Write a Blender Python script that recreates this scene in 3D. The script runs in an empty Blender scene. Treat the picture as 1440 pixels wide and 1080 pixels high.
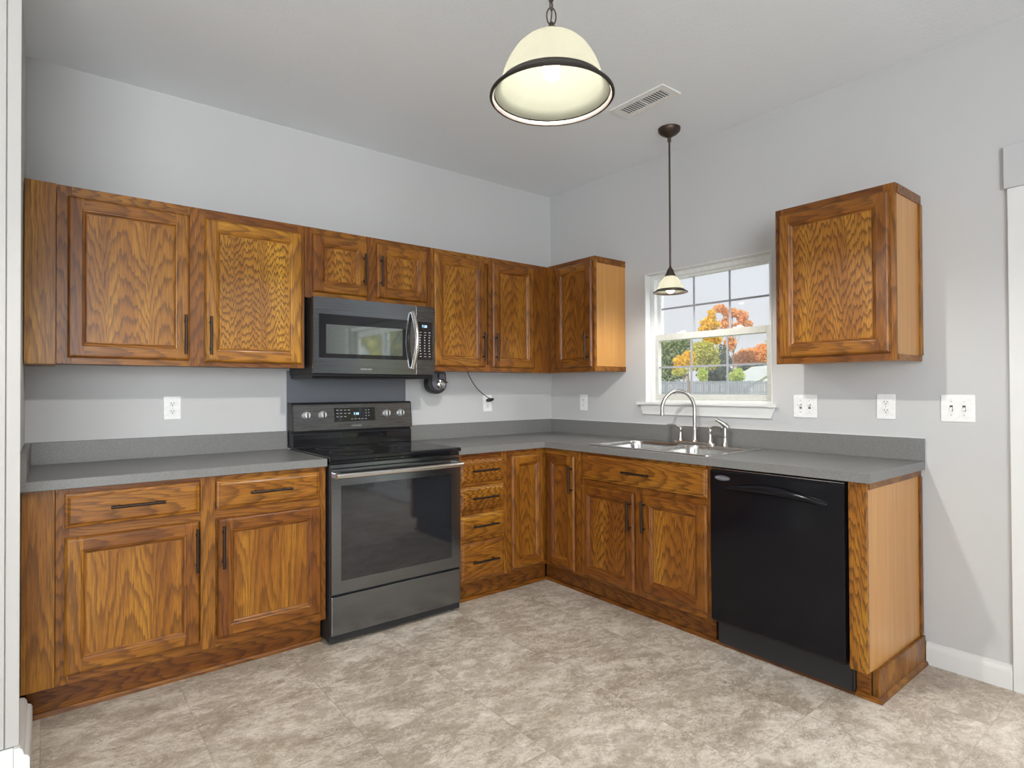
import bpy, bmesh, math, random
from mathutils import Vector, Matrix
from mathutils import geometry as mgeo

SC = bpy.context.scene
COL = SC.collection
PI = math.pi

# ------------------------------------------------------------------ camera
CAM = Vector((-3.1165, -3.4248, 1.2462))
yaw, pitch, roll, foc = 0.6712, 0.0098, -0.0045, 820.56
fw = Vector((math.sin(yaw)*math.cos(pitch), math.cos(yaw)*math.cos(pitch), math.sin(pitch)))
rt = Vector((math.cos(yaw), -math.sin(yaw), 0)); up = rt.cross(fw)
r2 = rt*math.cos(roll) + up*math.sin(roll); u2 = -rt*math.sin(roll) + up*math.cos(roll)
cd = bpy.data.cameras.new('camera'); cam = bpy.data.objects.new('camera', cd); COL.objects.link(cam)
cam.matrix_world = Matrix(((r2.x, u2.x, -fw.x, CAM.x), (r2.y, u2.y, -fw.y, CAM.y), (r2.z, u2.z, -fw.z, CAM.z), (0, 0, 0, 1)))
cd.sensor_width = 36; cd.sensor_fit = 'HORIZONTAL'; cd.lens = foc*36/1440; cd.clip_start = 0.02; cd.clip_end = 500
SC.camera = cam
SC.cycles.use_light_tree = False

# ------------------------------------------------------------------ view, world, lights
SC.view_settings.view_transform = 'Standard'; SC.view_settings.look = 'None'
SC.view_settings.exposure = 0.0; SC.view_settings.gamma = 1.0; SC.view_settings.use_curve_mapping = False
W = bpy.data.worlds.new('sky'); SC.world = W; W.use_nodes = True
wn = W.node_tree.nodes; wl = W.node_tree.links; wn.clear()
wo = wn.new('ShaderNodeOutputWorld'); wb = wn.new('ShaderNodeBackground'); wr = wn.new('ShaderNodeValToRGB')
wt_ = wn.new('ShaderNodeTexCoord'); ws = wn.new('ShaderNodeSeparateXYZ')
wl.new(wt_.outputs['Generated'], ws.inputs[0]); wl.new(ws.outputs['Z'], wr.inputs[0])
wl.new(wr.outputs[0], wb.inputs[0]); wl.new(wb.outputs[0], wo.inputs[0])
wr.color_ramp.elements[0].color = (0.73, 0.73, 0.745, 1); wr.color_ramp.elements[0].position = 0.0
wr.color_ramp.elements[1].color = (0.62, 0.70, 0.86, 1); wr.color_ramp.elements[1].position = 0.9
wb.inputs[1].default_value = 1.15

def light(name, kind, loc, energy, color=(1, 1, 1), target=None, **kw):
    d = bpy.data.lights.new(name, kind); d.energy = energy; d.color = color
    for k, v in kw.items(): setattr(d, k, v)
    o = bpy.data.objects.new(name, d); COL.objects.link(o); o.location = loc
    if target is not None:
        o.rotation_euler = (Vector(target)-Vector(loc)).to_track_quat('-Z', 'Y').to_euler()
    return o
light('sun', 'SUN', (-26, -10, 26), 5.5, (1, 0.95, 0.86), target=(10, 6, 0), angle=0.02)
light('rear_fill_light', 'AREA', (-4.4, -6.35, 1.6), 215, (0.92, 0.967, 1), target=(-4.2, 0, 2.3), shape='RECTANGLE', size=3.2, size_y=1.9, spread=2.75)  # added soft fill from behind the camera; the rear wall has no window
light('left_fill_light', 'AREA', (-7.1, -3.2, 1.6), 34, (0.915, 0.965, 1), target=(-1.5, -2.4, 2.0), shape='RECTANGLE', size=2.2, size_y=1.6)  # unseen fill panel added on the left side; that wall is solid
light('patio_daylight', 'AREA', (1.3, -3.9, 3.1), 140, (0.93, 0.965, 1), target=(-1.2, -3.1, 0.0), shape='RECTANGLE', size=1.9, size_y=1.3)

# ------------------------------------------------------------------ materials
def newmat(name):
    m = bpy.data.materials.new(name); m.use_nodes = True
    nt = m.node_tree; nt.nodes.clear()
    out = nt.nodes.new('ShaderNodeOutputMaterial'); b = nt.nodes.new('ShaderNodeBsdfPrincipled')
    nt.links.new(b.outputs[0], out.inputs[0]); return m, nt, b
def N(nt, t, **kw):
    n = nt.nodes.new(t)
    for k, v in kw.items():
        if k.startswith('i_'):
            key = k[2:]; n.inputs[int(key) if key.isdigit() else key].default_value = v
        else: setattr(n, k, v)
    return n
def L(nt, a, b): nt.links.new(a, b)
def math_(nt, op, a, b=None, c=None):
    n = nt.nodes.new('ShaderNodeMath'); n.operation = op
    for i, v in enumerate((a, b, c)):
        if v is None: continue
        if isinstance(v, (int, float)): n.inputs[i].default_value = v
        else: nt.links.new(v, n.inputs[i])
    return n.outputs[0]
def vscale(nt, src, s):
    n = nt.nodes.new('ShaderNodeMapping'); n.inputs['Scale'].default_value = s; nt.links.new(src, n.inputs['Vector']); return n.outputs[0]
def noise(nt, vec, scale, detail=3, rough=0.55, dist=0.0):
    n = nt.nodes.new('ShaderNodeTexNoise'); n.inputs['Scale'].default_value = scale; n.inputs['Detail'].default_value = detail
    n.inputs['Roughness'].default_value = rough; n.inputs['Distortion'].default_value = dist
    if vec is not None: nt.links.new(vec, n.inputs['Vector'])
    return n.outputs['Fac']
def ramp(nt, fac, stops, interp='LINEAR'):
    n = nt.nodes.new('ShaderNodeValToRGB'); cr = n.color_ramp; cr.interpolation = interp
    while len(cr.elements) < len(stops): cr.elements.new(0.5)
    for e, (p, c) in zip(cr.elements, stops): e.position = p; e.color = (c[0], c[1], c[2], 1)
    nt.links.new(fac, n.inputs[0]); return n.outputs[0]
def mixc(nt, fac, a, b, mode='MIX'):
    n = nt.nodes.new('ShaderNodeMix'); n.data_type = 'RGBA'; n.blend_type = mode
    for i, v in ((0, fac), (6, a), (7, b)):
        if isinstance(v, (int, float)): n.inputs[i].default_value = v
        elif isinstance(v, tuple): n.inputs[i].default_value = (v[0], v[1], v[2], 1)
        else: nt.links.new(v, n.inputs[i])
    return n.outputs[2]
def bump(nt, b, h, strength=0.2, dist=0.002):
    n = nt.nodes.new('ShaderNodeBump'); n.inputs['Strength'].default_value = strength; n.inputs['Distance'].default_value = dist
    nt.links.new(h, n.inputs['Height']); nt.links.new(n.outputs[0], b.inputs['Normal'])
def plain(name, col, rough=0.5, metal=0.0, spec=0.5, emis=None, es=1.0, coat=0.0, bumpy=0, bscale=60):
    m, nt, b = newmat(name)
    b.inputs['Roughness'].default_value = rough; b.inputs['Metallic'].default_value = metal
    b.inputs['Specular IOR Level'].default_value = spec; b.inputs['Coat Weight'].default_value = coat
    tc = N(nt, 'ShaderNodeTexCoord')
    n = noise(nt, tc.outputs['Object'], bscale, 3)
    lo = tuple(c*0.93 for c in col); hi = tuple(min(1, c*1.05) for c in col)
    L(nt, ramp(nt, n, [(0.3, lo), (0.7, hi)]), b.inputs['Base Color'])
    if bumpy: bump(nt, b, n, bumpy, 0.001)
    if emis: b.inputs['Emission Color'].default_value = (*emis, 1); b.inputs['Emission Strength'].default_value = es
    return m

def oak():
    m, nt, b = newmat('golden_oak')
    gc = N(nt, 'ShaderNodeAttribute', attribute_name='gc').outputs['Vector']      # x across, y depth, z along the grain
    wt = N(nt, 'ShaderNodeAttribute', attribute_name='wt').outputs['Vector']      # tone, figure, offset
    s = N(nt, 'ShaderNodeSeparateXYZ'); L(nt, gc, s.inputs[0]); X, Y, Z = s.outputs
    q = N(nt, 'ShaderNodeSeparateXYZ'); L(nt, wt, q.inputs[0]); T, F, O = q.outputs
    Zo = math_(nt, 'ADD', Z, O)
    c = N(nt, 'ShaderNodeCombineXYZ'); L(nt, math_(nt, 'ADD', X, O), c.inputs[0]); L(nt, Y, c.inputs[1]); L(nt, Zo, c.inputs[2]); V = c.outputs[0]
    n1 = noise(nt, vscale(nt, V, (7, 7, 1.3)), 1, 2)
    n2 = noise(nt, vscale(nt, V, (58, 58, 6.0)), 1, 2, 0.55)
    n3 = noise(nt, vscale(nt, V, (190, 190, 6)), 1, 3, 0.6)
    # across coordinate, folded so that arches repeat as in rotary veneer
    xd = math_(nt, 'ADD', X, math_(nt, 'MULTIPLY', math_(nt, 'SUBTRACT', n1, 0.5), 0.16))
    xf = math_(nt, 'PINGPONG', math_(nt, 'ADD', xd, 0.02), 0.085)
    # depth of the cut through the rings: grows along the board, jagged with the figure
    jag = math_(nt, 'MULTIPLY', math_(nt, 'SUBTRACT', n2, 0.5), math_(nt, 'MULTIPLY_ADD', F, 0.026, 0.010))
    dz = math_(nt, 'ADD', math_(nt, 'MULTIPLY', Zo, math_(nt, 'MULTIPLY_ADD', F, 0.26, 0.030)), jag)
    dz = math_(nt, 'ADD', dz, math_(nt, 'MULTIPLY', math_(nt, 'SUBTRACT', n1, 0.5), 0.035))
    x2 = math_(nt, 'MULTIPLY', xf, xf)
    r = math_(nt, 'ADD', dz, math_(nt, 'MULTIPLY', x2, 4.2))
    r = math_(nt, 'ADD', r, math_(nt, 'MULTIPLY', math_(nt, 'SUBTRACT', n3, 0.5), 0.005))
    ph = math_(nt, 'FRACT', math_(nt, 'MULTIPLY', r, 88.0))
    band = ramp(nt, ph, [(0.0, (0.0,)*3), (0.45, (0.12,)*3), (0.78, (0.85,)*3), (0.88, (1,)*3), (1.0, (0.0,)*3)])
    strength = math_(nt, 'MINIMUM', math_(nt, 'MULTIPLY_ADD', F, 0.40, 0.52), 0.92)
    fine = ramp(nt, n3, [(0.42, (1,)*3), (0.58, (0,)*3)])
    pore = noise(nt, vscale(nt, V, (420, 420, 14)), 1, 2, 0.6)
    pr = ramp(nt, pore, [(0.36, (1,)*3), (0.52, (0,)*3)])
    big = noise(nt, vscale(nt, V, (9, 9, 0.8)), 1, 2)
    light_ = ramp(nt, big, [(0.32, (0.235, 0.084, 0.0075)), (0.50, (0.350, 0.140, 0.012)), (0.68, (0.465, 0.212, 0.020))])
    dark_ = (0.055, 0.0145, 0.0026)
    bs = math_(nt, 'MULTIPLY', band, strength)
    col = mixc(nt, math_(nt, 'MULTIPLY', fine, 0.42), light_, (0.13, 0.040, 0.007))
    col = mixc(nt, bs, col, dark_)
    col = mixc(nt, math_(nt, 'MULTIPLY', pr, 0.40), col, dark_)
    mul = N(nt, 'ShaderNodeVectorMath', operation='SCALE'); L(nt, col, mul.inputs[0]); L(nt, T, mul.inputs['Scale'])
    # redder where the board is darker
    hs = N(nt, 'ShaderNodeHueSaturation'); L(nt, mul.outputs[0], hs.inputs['Color'])
    L(nt, math_(nt, 'MULTIPLY_ADD', T, 0.026, 0.4715), hs.inputs['Hue'])
    L(nt, hs.outputs[0], b.inputs['Base Color'])
    b.inputs['Roughness'].default_value = 0.36; b.inputs['Specular IOR Level'].default_value = 0.36
    b.inputs['Coat Weight'].default_value = 0.08; b.inputs['Coat Roughness'].default_value = 0.2
    bump(nt, b, math_(nt, 'ADD', math_(nt, 'MULTIPLY', band, -0.5), math_(nt, 'MULTIPLY', pr, -0.7)), 0.16, 0.001)
    return m

def veneer():
    m, nt, b = newmat('pale_oak_veneer')
    gc = N(nt, 'ShaderNodeAttribute', attribute_name='gc').outputs['Vector']
    n = noise(nt, vscale(nt, gc, (45, 45, 1.4)), 1, 4, 0.6); n2 = noise(nt, vscale(nt, gc, (5, 5, 1)), 1, 3)
    c = ramp(nt, n, [(0.25, (0.44, 0.195, 0.044)), (0.6, (0.56, 0.272, 0.068)), (0.8, (0.61, 0.315, 0.09))])
    c = mixc(nt, math_(nt, 'MULTIPLY', n2, 0.4), c, (0.42, 0.20, 0.075))
    L(nt, c, b.inputs['Base Color']); b.inputs['Roughness'].default_value = 0.33; b.inputs['Coat Weight'].default_value = 0.12
    return m

def floor_mat():
    m, nt, b = newmat('stone_look_vinyl')
    g = N(nt, 'ShaderNodeNewGeometry').outputs['Position']
    s = N(nt, 'ShaderNodeSeparateXYZ'); L(nt, g, s.inputs[0])
    T = 0.457
    tx = math_(nt, 'DIVIDE', math_(nt, 'ADD', s.outputs[0], 2.68+T*40), T); ty = math_(nt, 'DIVIDE', math_(nt, 'ADD', s.outputs[1], 2.825+T*40), T)
    ix = math_(nt, 'FLOOR', tx); iy = math_(nt, 'FLOOR', ty); fx = math_(nt, 'FRACT', tx); fy = math_(nt, 'FRACT', ty)
    cell = N(nt, 'ShaderNodeCombineXYZ'); L(nt, ix, cell.inputs[0]); L(nt, iy, cell.inputs[1])
    wn_ = N(nt, 'ShaderNodeTexWhiteNoise', noise_dimensions='3D'); L(nt, cell.outputs[0], wn_.inputs['Vector'])
    off = N(nt, 'ShaderNodeVectorMath', operation='SCALE'); L(nt, wn_.outputs['Color'], off.inputs[0]); off.inputs['Scale'].default_value = 0.12
    pos = N(nt, 'ShaderNodeVectorMath', operation='ADD'); L(nt, g, pos.inputs[0]); L(nt, off.outputs[0], pos.inputs[1])
    mp = N(nt, 'ShaderNodeMapping'); mp.inputs['Rotation'].default_value = (0, 0, 0.62); mp.inputs['Scale'].default_value = (1.0, 1.5, 1); L(nt, pos.outputs[0], mp.inputs['Vector'])
    P = mp.outputs[0]
    n1 = noise(nt, P, 2.4, 9, 0.70, 0.35)
    n2 = noise(nt, P, 5.2, 13, 0.86, 0.25)
    n3 = noise(nt, P, 26, 6, 0.75, 0.6)
    nl = noise(nt, g, 1.1, 3)
    c1 = ramp(nt, n1, [(0.36, (0.300, 0.238, 0.182)), (0.46, (0.450, 0.380, 0.305)), (0.54, (0.57, 0.50, 0.42)), (0.64, (0.70, 0.635, 0.555))])
    c2 = ramp(nt, n2, [(0.37, (0.190, 0.138, 0.098)), (0.44, (0.360, 0.290, 0.218)), (0.51, (0.56, 0.48, 0.385)), (0.60, (0.80, 0.725, 0.63))])
    c = mixc(nt, 0.62, c1, c2)
    vein = ramp(nt, math_(nt, 'ABSOLUTE', math_(nt, 'SUBTRACT', n2, 0.475)), [(0.0, (1,)*3), (0.018, (0,)*3)])
    c = mixc(nt, math_(nt, 'MULTIPLY', vein, 0.42), c, (0.14, 0.105, 0.08))
    c = mixc(nt, 0.35, c, ramp(nt, n3, [(0.3, (0.30,)*3), (0.7, (0.72,)*3)]), 'OVERLAY')
    c = mixc(nt, math_(nt, 'MULTIPLY', nl, 0.18), c, (0.40, 0.34, 0.28))
    n4 = noise(nt, P, 15, 8, 0.78, 0.9); n5 = noise(nt, P, 3.1, 4, 0.6)
    r4 = math_(nt, 'ABSOLUTE', math_(nt, 'SUBTRACT', n4, 0.5)); msk = ramp(nt, n5, [(0.40, (0,)*3), (0.56, (1,)*3)])
    c = mixc(nt, math_(nt, 'MULTIPLY', math_(nt, 'MULTIPLY', ramp(nt, r4, [(0.0, (1,)*3), (0.022, (0,)*3)]), msk), 0.50), c, (0.16, 0.115, 0.085))
    r5 = math_(nt, 'ABSOLUTE', math_(nt, 'SUBTRACT', n4, 0.56))
    c = mixc(nt, math_(nt, 'MULTIPLY', ramp(nt, r5, [(0.0, (1,)*3), (0.018, (0,)*3)]), 0.45), c, (0.80, 0.75, 0.68))
    ex = math_(nt, 'MINIMUM', fx, math_(nt, 'SUBTRACT', 1, fx)); ey = math_(nt, 'MINIMUM', fy, math_(nt, 'SUBTRACT', 1, fy))
    e = math_(nt, 'MINIMUM', ex, ey)
    seam = ramp(nt, e, [(0.0, (1,)*3), (0.0035, (0.9,)*3), (0.0065, (0,)*3)])
    c = mixc(nt, math_(nt, 'MULTIPLY', seam, 0.25), c, (0.20, 0.165, 0.13))
    L(nt, c, b.inputs['Base Color'])
    L(nt, ramp(nt, n2, [(0.3, (0.34,)*3), (0.7, (0.48,)*3)]), b.inputs['Roughness']); b.inputs['Specular IOR Level'].default_value = 0.4
    bump(nt, b, math_(nt, 'SUBTRACT', n2, math_(nt, 'MULTIPLY', seam, 0.6)), 0.16, 0.002)
    return m

def paint(name, col, bs=0.25, scale=180, rough=0.75):
    m, nt, b = newmat(name)
    g = N(nt, 'ShaderNodeNewGeometry').outputs['Position']
    n = noise(nt, g, scale, 4, 0.6); n2 = noise(nt, g, 1.3, 3)
    L(nt, ramp(nt, n2, [(0.3, tuple(c*0.975 for c in col)), (0.7, col)]), b.inputs['Base Color'])
    b.inputs['Roughness'].default_value = rough; b.inputs['Specular IOR Level'].default_value = 0.25
    bump(nt, b, n, bs, 0.002); return m

def laminate():
    m, nt, b = newmat('grey_speckled_laminate')
    g = N(nt, 'ShaderNodeNewGeometry').outputs['Position']
    n = noise(nt, g, 520, 3, 0.7); n2 = noise(nt, g, 90, 4, 0.7)
    c = ramp(nt, n, [(0.32, (0.110, 0.108, 0.104)), (0.5, (0.175, 0.173, 0.167)), (0.68, (0.28, 0.275, 0.265))])
    c = mixc(nt, 0.25, c, ramp(nt, n2, [(0.3, (0.135, 0.132, 0.126)), (0.7, (0.215, 0.212, 0.205))]))
    L(nt, c, b.inputs['Base Color']); b.inputs['Roughness'].default_value = 0.36; b.inputs['Specular IOR Level'].default_value = 0.5
    return m

def brushed(name, col, rough=0.28, stretch=(6, 400, 400), amt=0.08):
    m, nt, b = newmat(name)
    tc = N(nt, 'ShaderNodeTexCoord').outputs['Object']
    n = noise(nt, vscale(nt, tc, stretch), 1, 3, 0.6)
    L(nt, ramp(nt, n, [(0.3, tuple(c*0.88 for c in col)), (0.7, tuple(min(1, c*1.1) for c in col))]), b.inputs['Base Color'])
    b.inputs['Metallic'].default_value = 1.0
    L(nt, ramp(nt, n, [(0.3, (rough-0.04,)*3), (0.7, (rough+0.05,)*3)]), b.inputs['Roughness'])
    bump(nt, b, n, amt, 0.0005); return m

def glass(name, tint=(1, 1, 1), haze=0.0):
    m = bpy.data.materials.new(name); m.use_nodes = True; nt = m.node_tree; nt.nodes.clear()
    out = N(nt, 'ShaderNodeOutputMaterial'); tr = N(nt, 'ShaderNodeBsdfTransparent'); gl = N(nt, 'ShaderNodeBsdfGlossy'); mx = N(nt, 'ShaderNodeMixShader')
    tr.inputs[0].default_value = (*tint, 1); gl.inputs['Roughness'].default_value = 0.02
    geo = N(nt, 'ShaderNodeNewGeometry'); dt = N(nt, 'ShaderNodeVectorMath', operation='DOT_PRODUCT'); L(nt, geo.outputs['Normal'], dt.inputs[0]); L(nt, geo.outputs['Incoming'], dt.inputs[1])
    g5 = math_(nt, 'POWER', math_(nt, 'SUBTRACT', 1.0, math_(nt, 'ABSOLUTE', dt.outputs['Value'])), 5.0)
    L(nt, math_(nt, 'MULTIPLY_ADD', g5, 0.9, 0.012), mx.inputs[0]); L(nt, tr.outputs[0], mx.inputs[1]); L(nt, gl.outputs[0], mx.inputs[2])
    last = mx.outputs[0]
    if haze:
        df = N(nt, 'ShaderNodeBsdfTranslucent'); df.inputs[0].default_value = (0.95, 0.96, 1, 1)
        m2 = N(nt, 'ShaderNodeMixShader'); m2.inputs[0].default_value = haze
        L(nt, last, m2.inputs[1]); L(nt, df.outputs[0], m2.inputs[2]); last = m2.outputs[0]
    L(nt, last, out.inputs[0]); return m

def alabaster():
    m = bpy.data.materials.new('alabaster_glass'); m.use_nodes = True; nt = m.node_tree; nt.nodes.clear()
    out = N(nt, 'ShaderNodeOutputMaterial'); tl = N(nt, 'ShaderNodeBsdfTranslucent'); df = N(nt, 'ShaderNodeBsdfPrincipled'); mx = N(nt, 'ShaderNodeMixShader')
    g = N(nt, 'ShaderNodeTexCoord').outputs['Object']; n = noise(nt, g, 9, 5, 0.6, 1.0)
    v = N(nt, 'ShaderNodeMapRange'); L(nt, n, v.inputs[0]); v.inputs[3].default_value = .9; v.inputs[4].default_value = 1.08
    def sc(col):
        k = N(nt, 'ShaderNodeVectorMath', operation='SCALE'); k.inputs[0].default_value = col; L(nt, v.outputs[0], k.inputs['Scale']); return k.outputs[0]
    nt.nodes.remove(df); nt.nodes.remove(mx)
    df = N(nt, 'ShaderNodeBsdfDiffuse'); mx = N(nt, 'ShaderNodeAddShader')
    L(nt, sc((.195, .193, .174)), tl.inputs[0]); L(nt, sc((.0140, .0141, .0112)), df.inputs['Color'])
    L(nt, tl.outputs[0], mx.inputs[0]); L(nt, df.outputs[0], mx.inputs[1]); L(nt, mx.outputs[0], out.inputs[0]); return m

def bulbmat():
    m = bpy.data.materials.new('lit_frosted_bulb'); m.use_nodes = True; nt = m.node_tree; nt.nodes.clear()
    out = N(nt, 'ShaderNodeOutputMaterial'); tr = N(nt, 'ShaderNodeBsdfTransparent'); em = N(nt, 'ShaderNodeEmission'); mx = N(nt, 'ShaderNodeAddShader')
    tr.inputs[0].default_value = (.9, .9, .88, 1); em.inputs[0].default_value = (1, .94, .80, 1); em.inputs[1].default_value = 2.5
    L(nt, tr.outputs[0], mx.inputs[0]); L(nt, em.outputs[0], mx.inputs[1]); L(nt, mx.outputs[0], out.inputs[0]); return m

def leafmat(name, c1, c2, c3):
    m, nt, b = newmat(name)
    g = N(nt, 'ShaderNodeNewGeometry').outputs['Position']; n = noise(nt, g, 1.7, 4, 0.7)
    L(nt, ramp(nt, n, [(0.34, c1), (0.5, c2), (0.66, c3)]), b.inputs['Base Color'])
    b.inputs['Roughness'].default_value = 0.8; b.inputs['Specular IOR Level'].default_value = 0.1
    if 'leaves' in name:
        tl = N(nt, 'ShaderNodeBsdfTranslucent'); mx = N(nt, 'ShaderNodeMixShader'); mx.inputs[0].default_value = .45; out = [k for k in nt.nodes if k.type == 'OUTPUT_MATERIAL'][0]
        L(nt, b.inputs['Base Color'].links[0].from_socket, tl.inputs[0]); L(nt, b.outputs[0], mx.inputs[1]); L(nt, tl.outputs[0], mx.inputs[2]); L(nt, mx.outputs[0], out.inputs[0])
    return m

M = dict(
    oak=oak(), veneer=veneer(), floor=floor_mat(), lam=laminate(),
    wall=paint('grey_wall_paint', (0.54, 0.54, 0.54)), ceil=paint('textured_ceiling_paint', (0.83, 0.865, 0.90), 0.9, 80),
    header=paint('grey_header_paint', (0.53, 0.535, 0.54), 0.05), rear=paint('rear_room_paint', (0.50, 0.50, 0.50)),
    trim=paint('white_trim_paint', (0.72, 0.72, 0.71), 0.01, 60, 0.4), casing=paint('warm_white_casing', (0.47, 0.452, 0.43), 0.01, 150, 0.6),
    bronze=plain('dark_bronze', (0.040, 0.026, 0.020), 0.38, 0.7), 
    bronzel=plain('oil_rubbed_bronze', (0.085, 0.062, 0.050), 0.42, 0.8, bscale=40),
    bss=brushed('black_stainless', (0.235, 0.248, 0.270), 0.16, amt=0.03), bssd=brushed('dark_console_steel', (0.155, 0.155, 0.160), 0.28),
    ss=brushed('stainless_steel', (0.60, 0.59, 0.57), 0.26, (4, 1, 4), 0.0), ssh=brushed('polished_handle_steel', (0.72, 0.70, 0.67), 0.20, (8, 200, 200), 0.03),
    nickel=plain('brushed_nickel', (0.52, 0.50, 0.47), 0.27, 1.0), chrome=plain('chrome', (0.85, 0.85, 0.86), 0.10, 1.0), knob=plain('satin_silver_knob', (0.80, 0.80, 0.80), 0.32, 0.6),
    blackg=plain('black_glass', (0.010, 0.010, 0.012), 0.04, 0, 0.55), blackp=plain('black_plastic', (0.016, 0.016, 0.018), 0.45),
    ovenwin=plain('oven_door_glass', (0.012, 0.013, 0.016), 0.05, 0, 0.8, coat=0.45), rimdark=plain('dark_bronze_rim', (0.022, 0.017, 0.014), 0.5, 0.2),
    win=plain('microwave_window_mesh', (0.36, 0.385, 0.37), 0.04, 1.0, 0.5), dw=plain('gloss_black_enamel', (0.005, 0.005, 0.007), 0.12, 0, 0.26, coat=0.0, bumpy=0.05, bscale=300),
    slate=plain('slate_plastic', (0.10, 0.10, 0.115), 0.4), white=plain('white_plastic', (0.80, 0.80, 0.785), 0.35), plate=plain('white_cover_plate', (0.84, 0.84, 0.83), 0.3),
    slot=plain('dark_slot', (0.05, 0.05, 0.05), 0.6), mark=plain('pale_key_marking', (0.45, 0.46, 0.48), 0.5), panelg=plain('blue_grey_splash_panel', (0.145, 0.155, 0.178), 0.42, 0.1, bscale=200),
    led=plain('clock_digits', (0.3, 0.5, 1), 0.5, emis=(0.45, 0.72, 1.0), es=2.2), badge=plain('silver_badge', (0.55, 0.56, 0.58), 0.3, 0.7),
    bulb=bulbmat(), glass=glass('window_glass', (0.97, 0.98, 0.985), 0.05),
    alab=alabaster(), muntin=plain('grey_grille_bar', (0.36, 0.37, 0.40), 0.5), vinyl=plain('white_vinyl_sash', (0.76, 0.77, 0.76), 0.4), tan=plain('warm_sash_rail', (0.60, 0.60, 0.56), 0.4),
    grass=leafmat('grass', (0.20, 0.26, 0.10), (0.33, 0.38, 0.18), (0.46, 0.46, 0.28)), fence=plain('weathered_grey_boards', (0.20, 0.215, 0.25), 0.85, bscale=2.5),
    bark=plain('bark', (0.20, 0.15, 0.11), 0.9), house=plain('white_siding', (0.82, 0.82, 0.82), 0.6), roofm=plain('pale_grey_roof', (0.50, 0.53, 0.50), 0.8),
    lf_green=leafmat('grey_green_leaves', (0.11, 0.16, 0.08), (0.26, 0.33, 0.15), (0.48, 0.50, 0.22)),
    lf_dark=leafmat('dark_evergreen_leaves', (0.05, 0.07, 0.06), (0.12, 0.15, 0.12), (0.30, 0.32, 0.18)),
    lf_yel=leafmat('yellow_leaves', (0.62, 0.36, 0.02), (0.88, 0.58, 0.03), (0.95, 0.75, 0.10)),
    lf_yg=leafmat('yellow_green_leaves', (0.36, 0.38, 0.08), (0.60, 0.56, 0.12), (0.80, 0.74, 0.26)),
    lf_or=leafmat('orange_leaves', (0.62, 0.25, 0.07), (0.85, 0.42, 0.13), (0.93, 0.62, 0.30)),
    lf_lime=leafmat('lime_leaves', (0.34, 0.46, 0.08), (0.55, 0.64, 0.14), (0.72, 0.76, 0.25)),
    concrete=plain('patio_concrete', (0.5, 0.5, 0.5), 0.9),
)

# ------------------------------------------------------------------ mesh helpers
# wall frames: u runs left to right when facing the wall, v is height, w is distance out from the wall
def FB(u, v, w): return (u, -w, v)          # back wall (y = 0)
def FR(u, v, w): return (-w, -u, v)         # right wall (x = 0)
def FI(x, y, z): return (x, y, z)           # plain world
RND = random.Random(7)

class MB:
    def __init__(s): s.v = []; s.f = []; s.gc = []; s.wt = []; s.mi = []; s.sm = []
    def poly(s, verts, faces, gcs=None, wt=(1, 0.3, 0), mi=0, smooth=False):
        b = len(s.v); s.v += [tuple(p) for p in verts]
        for f in faces:
            s.f.append([b+i for i in f]); s.mi.append(mi); s.sm.append(smooth)
            for i in f:
                s.gc.append(gcs[i] if gcs else tuple(verts[i])); s.wt.append(wt)
    def build(s, name, mat, parent=None, bevel=0, seg=1, angle=None):
        me = bpy.data.meshes.new(name)
        o = bpy.data.objects.new(name, me); COL.objects.link(o)
        off = Vector((0, 0, 0))
        if parent is not None:
            o.parent = parent; p = parent
            while p is not None: off = off + Vector(p.location); p = p.parent
        me.from_pydata([tuple(Vector(v)-off) for v in s.v], [], s.f)
        ml = mat if isinstance(mat, (list, tuple)) else [mat]
        for m in ml: me.materials.append(M[m])
        for p, i, sm in zip(me.polygons, s.mi, s.sm): p.material_index = i; p.use_smooth = sm
        if any(k in ('oak', 'veneer') for k in ml):
            a = me.attributes.new('gc', 'FLOAT_VECTOR', 'CORNER'); a.data.foreach_set('vector', [c for g in s.gc for c in g])
            a = me.attributes.new('wt', 'FLOAT_VECTOR', 'CORNER'); a.data.foreach_set('vector', [c for g in s.wt for c in g])
        me.validate(); me.update()
        if any(s.sm): me.set_sharp_from_angle(angle=angle or math.radians(40))
        if bevel:
            md = o.modifiers.new('bevel', 'BEVEL'); md.width = bevel; md.segments = seg; md.limit_method = 'ANGLE'; md.angle_limit = math.radians(40)
        return o

BOXF = [(0, 3, 2, 1), (4, 5, 6, 7), (0, 1, 5, 4), (1, 2, 6, 5), (2, 3, 7, 6), (3, 0, 4, 7)]
def grain(pts, g, seed=None):
    """pts in (u,v,w); g is 'u' or 'v': the axis along which the grain runs"""
    R = RND if seed is None else random.Random(seed)
    ou, oz = R.uniform(0, 9), R.uniform(0, 9)
    us = [p[0] for p in pts]; vs = [p[1] for p in pts]; cu = (min(us)+max(us))/2+R.uniform(-.05, .05); cv = (min(vs)+max(vs))/2+R.uniform(-.03, .03)
    if g == 'v': return [(p[0]-cu, p[2]+ou, p[1]) for p in pts]
    return [(p[1]-cv, p[2]+ou, p[0]) for p in pts]
def wtone(lo=0.70, hi=0.92, fig=None): return (RND.uniform(lo, hi), RND.uniform(0.0, 0.45) if fig is None else fig, RND.uniform(0, 20))
def box(mb, fr, u0, u1, v0, v1, w0, w1, g='v', wt=None, mi=0):
    p = [(u0, v0, w0), (u1, v0, w0), (u1, v1, w0), (u0, v1, w0), (u0, v0, w1), (u1, v0, w1), (u1, v1, w1), (u0, v1, w1)]
    flip = fr is FI
    F = BOXF
    mb.poly([fr(*q) for q in p], F, grain(p, g), wt or wtone(), mi)
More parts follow.
